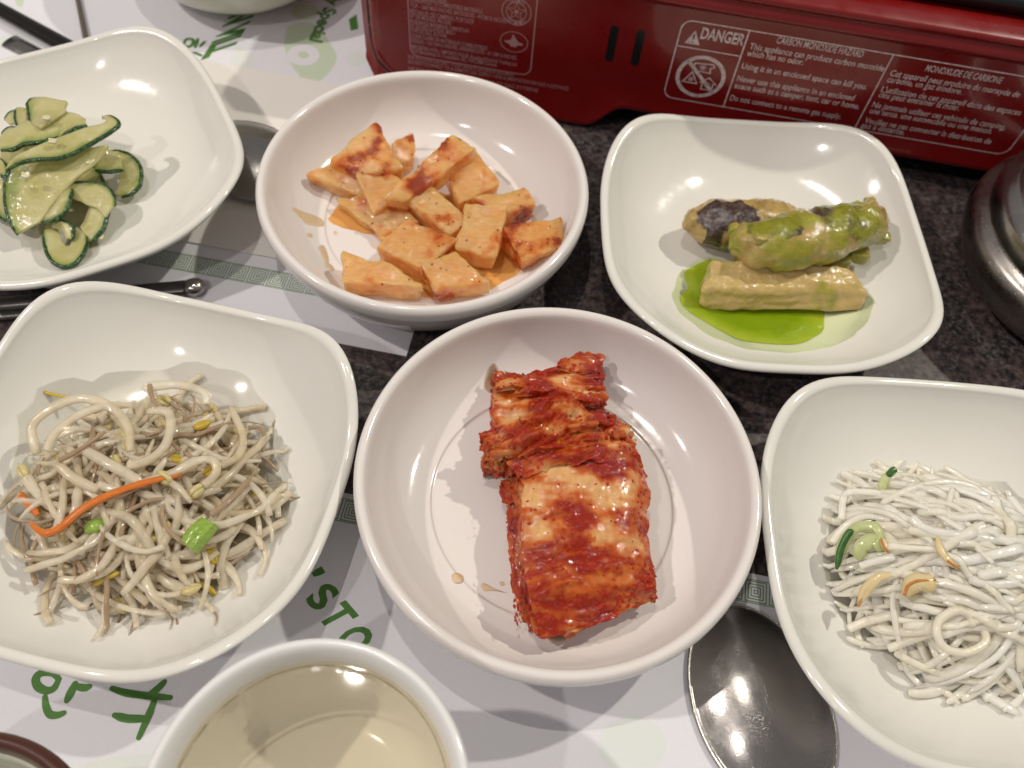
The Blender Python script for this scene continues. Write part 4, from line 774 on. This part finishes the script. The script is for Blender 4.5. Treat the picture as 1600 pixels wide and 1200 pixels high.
for k_, (x, y, z, sx, sy, dr) in enumerate(((300, 400, 2.75, 60, 26, 0.5), (350, 445, 2.9, 70, 22, 0.2), (430, 330, 3.25, 60, 26, 1.0), (520, 300, 3.3, 50, 30, 1.4), (470, 420, 3.35, 80, 18, 0.3), (590, 400, 3.25, 70, 20, 0.1), (680, 380, 2.95, 50, 26, 0.9), (560, 360, 3.45, 60, 18, 0.7), (380, 380, 3.2, 50, 26, 1.2), (290, 470, 2.4, 40, 22, 0.4), (600, 270, 3.0, 50, 18, 0.0), (340, 220, 2.75, 50, 14, 0.1), (700, 420, 2.9, 55, 20, 0.4), (640, 350, 3.05, 45, 16, 1.1), (420, 240, 2.95, 60, 14, 0.0), (570, 170, 2.75, 60, 12, 0.3))):
    kleaf([[(x - sx, y - sy + 8 * (k_ % 3), z - 0.18), (x, y - sy, z + 0.02), (x + sx, y - sy - 6, z - 0.12)], [(x - sx - 8, y, z - 0.05), (x, y, z + 0.16), (x + sx + 6, y - 4, z - 0.02)], [(x - sx, y + sy, z - 0.25), (x + 6, y + sy, z - 0.05), (x + sx, y + sy - 6, z - 0.25)]], 0.06, 0.12, 0.38, MK[k_ % 3], 70 + k_ * 3.3, 34, 26, 0.22, dirn=dr)
rnd = random.Random(11); pts = []
for (top, nu, nv) in tops:
    for j in range(1, nv - 1):
        for i in range(1, nu - 1):
            p = top[j * nu + i]; q = sauce_at(p) - 0.45 + 0.5 * nz(p, 3, 7)
            if q > 0.0 and rnd.random() < 0.03 + 0.20 * q: 
                a = top[j * nu + i + 1] - top[j * nu + i - 1]; b = top[(j + 1) * nu + i] - top[(j - 1) * nu + i]; nn = b.cross(a).normalized(); nn = nn if nn.z > 0 else -nn; pts.append((p + nn * 0.008, nn))
            elif rnd.random() < 0.010: pts.append((p, Vector((0, 0, 1))))
for k in range(220):      # paste caught between the leaf edges on the left
    t = rnd.random(); p = W(*kc((330 + 40 * t + rnd.uniform(-18, 25), 560 + 460 * t)), rnd.uniform(1.6, 2.6)) - K0; pts.append((p, Vector((-0.8, -0.3, 0.5)).normalized()))
v, f = chips(pts, 0.02, 0.10, rnd, 0.35); o = obj('chili_flakes', v, f, mat('chili_paste', (0.36, 0.020, 0.002), 0.3, coat=0.45, spec=0.2, sss=0.1, sscale=0.002), kim, smooth=True); o['kind'] = 'stuff'
KF = lambda x, y: rd_floor(KC, x, y)
for i, px in enumerate(([(282, 175), (262, 190), (250, 235), (280, 250), (300, 200)], [(250, 480), (262, 520), (285, 530), (275, 490)], [(440, 1070), (500, 1085), (560, 1060), (470, 1050)])):
    o = puddle('juice_stain', [kc(p) for p in px], M_CHILI, KF, 0.01, None, 1.15, 20, i, 0.2); tag(o, 'faint orange stain spreading from under the cabbage kimchi', 'stain', 'stains around the kimchi')
for i, px in enumerate(([(140, 855), (160, 842), (180, 855), (175, 878), (150, 880)], [(240, 885), (252, 878), (285, 895), (325, 910), (280, 902), (250, 905)], [(300, 875), (312, 872), (318, 882), (306, 886)], [(888, 254), (895, 253), (896, 260), (889, 261)])):
    o = puddle('juice_drop', [kc(p) for p in px], M_CHILI, KF, 0.05, None, 1.25, 20, i, 0.1); tag(o, 'small drop of orange juice beside the cabbage kimchi', 'drop', 'juice drops in the kimchi bowl')

# ------------------------------------------------------------------ bean sprouts
M_SP = mat('sprout_stem', (0.66, 0.60, 0.48), 0.3, sss=0.0, coat=0.8); n = NT(M_SP)
n.col(n.mix(n.rand(), n.mix(n.ramp(n.noise(70, 3), [(0.35, 0.0), (0.65, 1.0)]), (0.66, 0.54, 0.35), (0.84, 0.75, 0.58)), n.mix(n.ramp(n.noise(90, 3), [(0.35, 0.0), (0.65, 1.0)]), (0.80, 0.72, 0.55), (0.90, 0.85, 0.73)))); n.wet([(130, 0.9), (450, 0.6)], 0.2); see_through(M_SP, 0.48, (1.0, 0.98, 0.92), 0.0, (0.9, 0.84, 0.70))
M_SB = mat('sprout_stem_brown', (0.40, 0.29, 0.18), 0.2, sss=0.4, sssr=(1, 0.7, 0.4), sscale=0.003, coat=0.3); n = NT(M_SB); n.col(n.mix(n.noise(160, 4), (0.30, 0.20, 0.12), (0.52, 0.40, 0.27))); see_through(M_SB, 0.22, (0.9, 0.82, 0.7))
M_HD = mat('bean_head', (0.56, 0.46, 0.17), 0.25, sss=0.4, sssr=(1, .8, .3), sscale=0.003, coat=0.3); n = NT(M_HD); n.col(n.mix(n.noise(130, 3), (0.46, 0.37, 0.12), (0.66, 0.58, 0.32)))
M_HY = mat('bean_head_yellow', (0.50, 0.36, 0.04), 0.25, sss=0.3, sscale=0.003, coat=0.3); M_RT = mat('sprout_root', (0.20, 0.12, 0.07), 0.4)
SC = W(232, 778, 1.6); rnd = random.Random(21)
def dome(x, y, c, rx, ry, h, yaw=0.0):
    dx, dy = x - c.x, y - c.y; a = (dx * math.cos(yaw) + dy * math.sin(yaw)) / rx; b = (-dx * math.sin(yaw) + dy * math.cos(yaw)) / ry
    r = a * a + b * b; return h * max(0, 1 - r) ** 0.55
def strand(c, rx, ry, h, L, curl, ang, pos, layer, B, n=22, wob=0.15, seed=0.0):
    x, y = pos; a = ang; P = []; st = L / (n - 1); k = curl
    for i in range(n):
        P.append((x, y)); a += k * st + wob * nz(Vector((i * 0.25, seed, 0)), 1.0, seed); x += math.cos(a) * st; y += math.sin(a) * st
    mx = sum(p[0] for p in P) / n - pos[0]; my = sum(p[1] for p in P) / n - pos[1]
    out = []
    for i, (x, y) in enumerate(P):
        x -= mx; y -= my; fz = B.floor(x, y); z = fz + 0.16 + layer * dome(x, y, c, rx, ry, h) * (0.92 + 0.12 * nz(Vector((i * 0.3, seed, 3)), 1, seed)); out.append(Vector((x, y, z)))
    return out
def sprout(P, r, M, head, root, yellow=False, rnd=rnd):
    q_ = rnd.uniform(0, 6)
    n = len(P); rad = [r * (0.92 + 0.12 * nz(p, 2, 4)) * (1 if i < n - 5 else (1 - 0.08 * (i - n + 6))) for i, p in enumerate(P)]
    v, f = tube(P, [x * (1 + 0.22 * nz(p, 1.3, q_)) for x, p in zip(rad, P)], 9, 0.78, 0.06); o = obj('bean_sprout', v, f, M); tag(o, ('brownish bean sprout stem' if M is M_SB else 'yellow sprout leaf' if M is M_HY else 'thin dark sprout root' if M is M_RT else 'pale translucent bean sprout') + (' with a yellow bean head' if head and yellow else ' with a cream bean head' if head else '') + (' and brown root' if root else '') + ' in the tangled heap', 'bean sprout', 'bean sprouts heaped in the square dish')
    if head:
        t = (P[0] - P[1]).normalized(); sd = t.cross(Vector((0, 0, 1))).normalized(); q = P[0]
        for s in (-1, 1):
            pts = [q + t * (0.58 * u) + sd * (s * (0.01 + 0.055 * math.sin(math.pi * u))) + Vector((0, 0, 0.03 * s)) for u in (0, .15, .35, .6, .82, 1)]
            v, f = tube(pts, [0.05, 0.10, 0.125, 0.115, 0.08, 0.03], 8); obj('bean_half', v, f, M_HY if yellow else M_HD, o)
    if root:
        t = (P[-1] - P[-2]).normalized(); q = P[-1]; L = rnd.uniform(0.4, 1.1); a = rnd.uniform(-1.6, 1.6)
        pts = [q + t * (L * u) + Vector((-t.y, t.x, 0)) * (a * u * u * L * 0.5) for u in (0, .25, .5, .75, 1)]
        pts = [Vector((p.x, p.y, min(p.z, spr_b.floor(p.x, p.y) + 0.05 + dome(p.x, p.y, SC, 4.35, 4.0, 2.05)))) for p in pts]
        v, f = tube(pts, [r * 0.30, 0.035, 0.025, 0.018, 0.010], 6); obj('root_tail', v, f, M_SB, o)
    return o
RX, RY, HH = 4.4, 4.0, 2.25
for i in range(260):
    u = i / 260; layer = 0.12 + 0.86 * u ** 0.8
    rr = math.sqrt(rnd.random()) * (0.86 - 0.28 * u); a = rnd.uniform(0, 6.283); pos = (SC.x + RX * rr * math.cos(a), SC.y + RY * rr * math.sin(a))
    br_ = rnd.random() < 0.13; yl = rnd.random() < 0.25
    P = strand(SC, RX, RY, HH, rnd.uniform(2.0, 4.6), rnd.choice((-1, 1)) * rnd.uniform(0.15, 0.8), a + rnd.choice((1.57, -1.57)) + rnd.uniform(-.5, .5) + (rnd.uniform(-1.5, 1.5) if rr < 0.4 else 0), pos, layer, spr_b, seed=i * 1.7)
    sprout(P, rnd.uniform(0.06, 0.10) if br_ else rnd.uniform(0.085, 0.15), M_SB if br_ else M_SP, rnd.random() < 0.16, rnd.random() < 0.16, yl)
sc6 = lambda p: (p[0] / 2.609, 540 + p[1] / 2.609)
def hand_sprout(pts, r, M=M_SP, head=False, root=False, yellow=False):
    return sprout(resample([W(*sc6(p[:2]), p[2] + 0.1) for p in pts], 30), r * 0.88, M, head, root, yellow)
hand_sprout([(150, 440, 2.6), (130, 330, 2.8), (220, 250, 3.0), (340, 215, 3.1), (450, 250, 3.2), (520, 330, 3.2), (530, 430, 3.2)], 0.20)
hand_sprout([(190, 430, 3.0), (230, 350, 3.1), (330, 280, 3.2), (430, 250, 3.2), (490, 290, 3.2)], 0.17)
hand_sprout([(520, 490, 3.2), (600, 470, 3.2), (670, 410, 3.25), (695, 330, 3.2), (680, 270, 3.1), (600, 270, 3.0)], 0.19)
hand_sprout([(350, 430, 3.2), (440, 480, 3.25), (530, 530, 3.2), (580, 560, 3.1)], 0.20)
hand_sprout([(230, 480, 3.1), (300, 540, 3.1), (400, 590, 3.0)], 0.20)
hand_sprout([(830, 570, 3.0), (880, 520, 3.1), (870, 470, 3.15), (800, 470, 3.2), (700, 520, 3.25), (560, 570, 3.2), (440, 640, 3.0)], 0.17, head=True)
hand_sprout([(420, 680, 2.9), (520, 700, 2.9), (590, 780, 2.7), (650, 870, 2.4), (770, 910, 2.2), (890, 840, 2.1)], 0.17)
hand_sprout([(900, 490, 2.7), (970, 450, 2.6), (990, 370, 2.4), (940, 250, 2.2)], 0.16, head=True, yellow=True)
hand_sprout([(1180, 600, 1.5), (1120, 650, 1.7), (1030, 680, 2.0), (940, 690, 2.2)], 0.18)
hand_sprout([(920, 990, 1.4), (900, 900, 1.8), (930, 790, 2.0), (990, 720, 2.1)], 0.17)
hand_sprout([(390, 980, 1.5), (400, 1050, 1.35), (450, 1080, 1.3), (510, 1060, 1.35), (520, 980, 1.5)], 0.18)
hand_sprout([(260, 760, 2.4), (270, 840, 2.2), (330, 850, 2.2), (350, 770, 2.4)], 0.19)
hand_sprout([(600, 170, 2.6), (720, 160, 2.5), (830, 190, 2.3), (840, 240, 2.3)], 0.19)
hand_sprout([(110, 540, 2.5), (150, 600, 2.5), (220, 670, 2.5)], 0.20, head=True)
hand_sprout([(700, 560, 3.2), (740, 590, 3.15), (780, 640, 3.0)], 0.12, head=True)
hand_sprout([(180, 190, 1.6), (240, 205, 1.7), (300, 215, 2.0)], 0.07, M_HY)
hand_sprout([(610, 160, 2.7), (620, 210, 2.8), (650, 260, 2.9)], 0.09, M_SB); hand_sprout([(240, 470, 3.3), (330, 420, 3.35), (430, 350, 3.35)], 0.10, M_SB); hand_sprout([(860, 690, 2.8), (950, 620, 2.6), (1020, 540, 2.3)], 0.12, M_SB, root=True)
hand_sprout([(1000, 340, 2.0), (1060, 335, 1.9), (1080, 380, 1.8), (1070, 430, 1.8)], 0.10, M_SB); hand_sprout([(400, 1080, 1.3), (450, 1095, 1.3), (490, 1090, 1.3), (480, 1130, 1.3)], 0.05, M_RT); hand_sprout([(325, 1070, 1.3), (350, 1070, 1.3), (380, 1050, 1.3)], 0.05, M_RT)
hand_sprout([(300, 1010, 1.7), (305, 920, 2.0), (310, 860, 2.2)], 0.09, M_SB); hand_sprout([(770, 1000, 1.5), (820, 970, 1.6), (880, 1015, 1.5)], 0.13, M_HY, yellow=True); hand_sprout([(385, 975, 2.0), (430, 950, 2.1), (485, 925, 2.2)], 0.10, M_HY)
M_CA = mat('carrot', (0.78, 0.19, 0.02), 0.25, sss=0.4, sssr=(1, .4, .1), sscale=0.003, coat=0.4); n = NT(M_CA); n.col(n.mix(n.noise(250, 4), (0.62, 0.14, 0.014), (0.84, 0.28, 0.05))); n.wet([(150, 0.8), (600, 0.6)], 0.3); see_through(M_CA, 0.1, (1.0, 0.7, 0.4))
def carrot(pts, label):
    P = resample([W(*sc6(p[:2]), p[2]) for p in pts], 40); v, f = tube(P, [0.15 * min(1, 0.45 + 3 * min(i / 39, 1 - i / 39)) * (1 + 0.25 * nz(P[i], 1.2, 4)) for i in range(40)], 4, 0.75); return tag(obj('carrot_strip', v, f, M_CA), label, 'carrot')
carrot([(125, 725, 3.0), (180, 765, 3.1), (250, 740, 3.2), (340, 665, 3.4), (470, 600, 3.5), (610, 555, 3.45), (740, 525, 3.3)], 'long orange carrot strip lying across the bean sprouts')
carrot([(80, 600, 2.2), (110, 640, 2.4), (155, 690, 2.6)], 'short orange carrot end at the edge of the bean sprouts'); carrot([(615, 980, 1.6), (622, 1010, 1.5), (630, 1050, 1.35)], 'small orange carrot tip poking from under the bean sprouts')
M_SO = mat('scallion', (0.20, 0.36, 0.035), 0.22, coat=0.5, sss=0.2, sscale=0.002); n = NT(M_SO); n.col(n.mix(n.noise(350, 3, 0.5, n.map((1, 6, 1), (0, 0, -1.0))), (0.14, 0.28, 0.02), (0.36, 0.50, 0.09)))
G2 = [[W(*sc6(p[:2]), p[2]) for p in r] for r in ([(735, 795, 2.9), (770, 740, 3.0), (820, 700, 3.0)], [(770, 825, 2.95), (810, 770, 3.1), (860, 720, 3.05)], [(805, 855, 2.7), (850, 800, 2.85), (895, 740, 2.8)])]
v, f, _ = patch(G2, 16, 16, 0.10, lambda p, u, v_: Vector((0, 0, 0.10 * abs(math.sin(v_ * 6.3))))); tag(obj('scallion_piece', v, f, M_SO), 'flat green scallion piece among the bean sprouts', 'scallion')
v, f = tube(resample([W(*sc6(p), z) for p, z in (((360, 740), 2.8), ((390, 735), 2.9), ((440, 720), 2.8))], 12), 0.22, 10, 0.6); tag(obj('scallion_piece', v, f, M_SO), 'small dark green scallion bit by the carrot strip', 'scallion')
o = puddle('sprout_broth', [sc6(p) for p in [(20, 640), (60, 820), (180, 990), (400, 1080), (650, 1080), (900, 1000), (1050, 820), (1180, 650), (1130, 480), (1100, 260), (980, 130), (780, 90), (400, 150), (150, 250)]], M_BROTH, spr_b.floor, 0.04, None, 1.2, 72, 3, 0.06); tag(o, 'clear broth wetting the dish around the bean sprouts', 'broth')

# ------------------------------------------------------------------ shredded white radish
M_WR = mat('white_radish', (0.76, 0.73, 0.64), 0.3, sss=0.0, sssr=(1, 0.95, 0.8), sscale=0.003, coat=0.8); n = NT(M_WR)
n.col(n.mix(n.rand(), n.mix(n.ramp(n.noise(80, 3), [(0.35, 0.0), (0.65, 1.0)]), (0.92, 0.86, 0.68), (0.95, 0.92, 0.81)), (0.97, 0.96, 0.91))); n.wet([(130, 0.8), (450, 0.6)], 0.18); see_through(M_WR, 0.38, (1.0, 0.99, 0.97), 0.0, (0.97, 0.94, 0.84))
WC = W(1500, 895, 1.6); rnd = random.Random(33); WX, WY, WH = 4.0, 3.6, 2.5
def shred(P, r, flat=0.6, M=None):
    q_ = rnd.uniform(0, 9); v, f = tube(P, [r * (0.6 if i in (0, len(P) - 1) else 1) * (1 + 0.18 * nz(P[i], 0.9, q_)) for i in range(len(P))], 6, flat, rnd.uniform(-0.05, 0.05)); o = obj('radish_shred', v, f, M or M_WR); return tag(o, 'thin glossy white radish shred in the heap', 'radish shred', 'white radish shreds heaped in the square dish')
def rand_shred(i, u, scale=1.0):
    layer = 0.10 + 0.90 * u ** 0.8; rr = math.sqrt(rnd.random()) * (0.86 - 0.24 * u); a = rnd.uniform(0, 6.283); pos = (WC.x + WX * rr * math.cos(a), WC.y + WY * rr * math.sin(a))
    ang_ = rnd.gauss(-0.12, 0.22) if (rnd.random() < 0.5 + 0.45 * u and rr < 0.65) else a + rnd.choice((1.57, -1.57)) + rnd.uniform(-.4, .4)
    cur = (0.30 if rr > 0.5 else 0.0) * (1 if math.sin(ang_ - a) > 0 else -1) + rnd.uniform(-0.2, 0.2)
    return strand(WC, WX, WY, WH, rnd.uniform(2.2, 5.0) * scale, cur, ang_, pos, layer, whi_b, seed=50 + i * 1.3, wob=0.08)
parts = []
for i in range(330):
    P = rand_shred(400 + i, (i / 330) * 0.92); r = rnd.uniform(0.08, 0.12); parts.append(tube(P, [r * (0.5 if k in (0, len(P) - 1) else 1) for k in range(len(P))], 6, rnd.uniform(0.4, 0.7)))
v, f_ = join2(parts); o = obj('radish_shreds', v, f_, M_WR); o['kind'] = 'stuff'; tag(o, 'packed body of fine white radish shreds under the top ones', 'radish shreds')
for i in range(280): shred(rand_shred(i, i / 280), rnd.uniform(0.10, 0.19), rnd.uniform(0.28, 0.5))
w8 = lambda p: (1160 + p[0] / 1.936, 580 + p[1] / 1.936)
def hshred(pts, r, flat=0.6, n_=28, M=None): return shred(resample([W(*w8(p[:2]), p[2] + 0.25) for p in pts], n_), r * 0.72, flat, M)
hshred([(700, 775, 2.6), (680, 735, 2.65), (640, 725, 2.7), (595, 755, 2.7), (590, 800, 2.65), (620, 840, 2.6), (680, 850, 2.6), (735, 820, 2.6), (730, 780, 2.5)], 0.20, 0.8, 44)
hshred([(600, 800, 2.3), (680, 775, 2.5), (760, 775, 2.6), (820, 770, 2.6), (840, 730, 2.6)], 0.19); hshred([(355, 590, 2.3), (400, 575, 2.5), (460, 560, 2.7)], 0.18); hshred([(440, 530, 2.9), (510, 535, 3.0), (600, 540, 3.0)], 0.17)
hshred([(510, 440, 2.9), (560, 480, 3.0), (680, 500, 3.05), (830, 515, 3.0), (900, 520, 2.9)], 0.24, 0.7); hshred([(500, 480, 2.9), (600, 500, 3.0), (700, 530, 3.0), (860, 560, 2.9)], 0.20); hshred([(600, 560, 3.0), (700, 570, 3.0), (800, 585, 2.95), (900, 590, 2.8)], 0.2)
hshred([(630, 440, 2.7), (625, 400, 2.7), (640, 360, 2.6), (660, 420, 2.6)], 0.15); hshred([(530, 325, 1.6), (534, 290, 1.6)], 0.10, n_=6); hshred([(572, 325, 1.6), (575, 290, 1.6)], 0.10, n_=6); hshred([(320, 780, 1.4), (380, 755, 1.6), (470, 735, 1.9)], 0.20); hshred([(440, 840, 1.5), (520, 810, 1.8), (580, 790, 2.1)], 0.18)
hshred([(300, 450, 1.5), (305, 390, 1.6), (330, 365, 1.8), (420, 370, 2.0)], 0.17); hshred([(270, 520, 1.4), (310, 470, 1.6), (370, 440, 1.9), (450, 450, 2.3)], 0.17); hshred([(420, 400, 2.2), (500, 360, 2.3), (600, 335, 2.2), (700, 350, 2.2), (740, 390, 2.3)], 0.16); hshred([(460, 850, 1.5), (560, 900, 1.4), (680, 935, 1.4), (800, 930, 1.4)], 0.17)
M_CUF = mat('cucumber_flesh', (0.60, 0.64, 0.30), 0.25); n = NT(M_CUF); n.col(n.mix(n.noise(220, 3), (0.48, 0.56, 0.19), (0.74, 0.75, 0.46))); n.wet([(200, 0.8), (600, 0.5)], 0.2); see_through(M_CUF, 0.3, (0.95, 1.0, 0.8))
M_CUS = mat('cucumber_skin', (0.022, 0.10, 0.02), 0.25, coat=0.4); n = NT(M_CUS); n.col(n.mix(n.noise(400, 4), (0.015, 0.07, 0.015), (0.06, 0.19, 0.03)))
def cucumber(pts, r, skin, label):
    P = resample([W(*w8(p[:2]), p[2] + 0.25) for p in pts], 30); v, f = tube(P, [r * 0.85 * min(1, .4 + 4 * min(i / 29, 1 - i / 29)) * (1 + 0.2 * nz(P[i], 1.6, r)) for i in range(30)], 8, 0.42); o = obj('cucumber_strip', v, f, M_CUF); tag(o, label, 'cucumber')
    if skin:
        Q = resample([W(*w8(p[:2]), p[2] + 0.25) for p in skin], 24); v, f = tube(Q, [0.115 * min(1, .3 + 4 * min(i / 23, 1 - i / 23)) for i in range(24)], 8, 0.7); obj('skin', v, f, M_CUS, o)
cucumber([(288, 590, 1.7), (305, 520, 2.0), (345, 475, 2.3), (400, 470, 2.5), (420, 510, 2.5)], 0.20, [(285, 600, 1.75), (297, 540, 2.0), (318, 495, 2.25), (335, 480, 2.4)], 'curved cucumber strip with dark green skin at the edge of the shredded radish')
cucumber([(350, 570, 2.2), (360, 530, 2.4), (400, 510, 2.5), (415, 545, 2.5)], 0.26, None, 'pale green cucumber piece tucked under the dark-skinned strip')
cucumber([(420, 360, 1.8), (432, 325, 1.9), (462, 298, 2.0)], 0.17, [(440, 318, 1.98), (452, 302, 2.03), (466, 296, 2.03)], 'pale green cucumber tip behind the shredded radish')
cucumber([(740, 670, 2.6), (800, 665, 2.7), (870, 670, 2.7), (930, 680, 2.6)], 0.24, [(750, 682, 2.5), (800, 702, 2.5), (860, 725, 2.4), (930, 745, 2.3)], 'broad cucumber strip with green skin lying across the shredded radish')
M_AP = mat('apple', (0.80, 0.68, 0.36), 0.25); n = NT(M_AP); n.col(n.mix(n.noise(200, 3), (0.76, 0.58, 0.24), (0.88, 0.80, 0.55))); n.wet([(200, 0.8), (600, 0.5)], 0.2); see_through(M_AP, 0.28, (1.0, 0.96, 0.8))
M_APS = mat('apple_skin', (0.45, 0.12, 0.03), 0.25, coat=0.4); n = NT(M_APS); n.col(n.mix(n.noise(200, 3), (0.50, 0.10, 0.02), (0.58, 0.30, 0.05)))
def apple(pts, r, skin, label, flat=0.5):
    P = resample([W(*w8(p[:2]), p[2] + 0.25) for p in pts], 24); v, f = tube(P, [r * 0.85 * min(1, .3 + 3 * min(i / 23, 1 - i / 23)) * (1 + 0.25 * nz(P[i], 2.0, r)) for i in range(24)], 8, flat * 0.8); o = obj('apple_strip', v, f, M_AP); tag(o, label, 'apple')
    Q = resample([W(*w8(p[:2]), p[2] + 0.25) for p in skin], 14); v, f = tube(Q, [0.042] * 14, 7, 0.8); obj('skin', v, f, M_APS, o)
apple([(352, 705, 2.2), (375, 660, 2.4), (410, 625, 2.6), (450, 615, 2.7)], 0.19, [(350, 712, 2.2), (362, 685, 2.3), (385, 650, 2.45)], 'yellow apple strip hanging off the left of the shredded radish')
apple([(490, 680, 2.6), (520, 640, 2.75), (560, 640, 2.8), (585, 640, 2.8)], 0.33, [(490, 678, 2.75), (500, 650, 2.85), (530, 634, 2.95), (585, 632, 2.95)], 'broad apple piece with a reddish edge in the shredded radish', 0.8)
apple([(590, 500, 3.1), (600, 540, 3.15), (625, 575, 3.15), (650, 595, 3.1)], 0.16, [(620, 572, 3.2), (638, 585, 3.2), (655, 598, 3.15)], 'thin apple strip with a red tip on top of the shredded radish')
apple([(425, 505, 2.6), (430, 525, 2.65), (445, 550, 2.65)], 0.13, [(420, 508, 2.65), (428, 530, 2.7), (440, 548, 2.7)], 'small apple sliver beside the cucumber strip')
o = puddle('radish_brine', [w8(p) for p in [(250, 560), (265, 640), (330, 780), (450, 860), (600, 940), (720, 960), (860, 940), (960, 800), (960, 500), (760, 330), (500, 310), (320, 360), (270, 460)]], M_BROTH, whi_b.floor, 0.035, None, 1.2, 60, 6, 0.05); tag(o, 'clear brine around the shredded radish', 'brine')
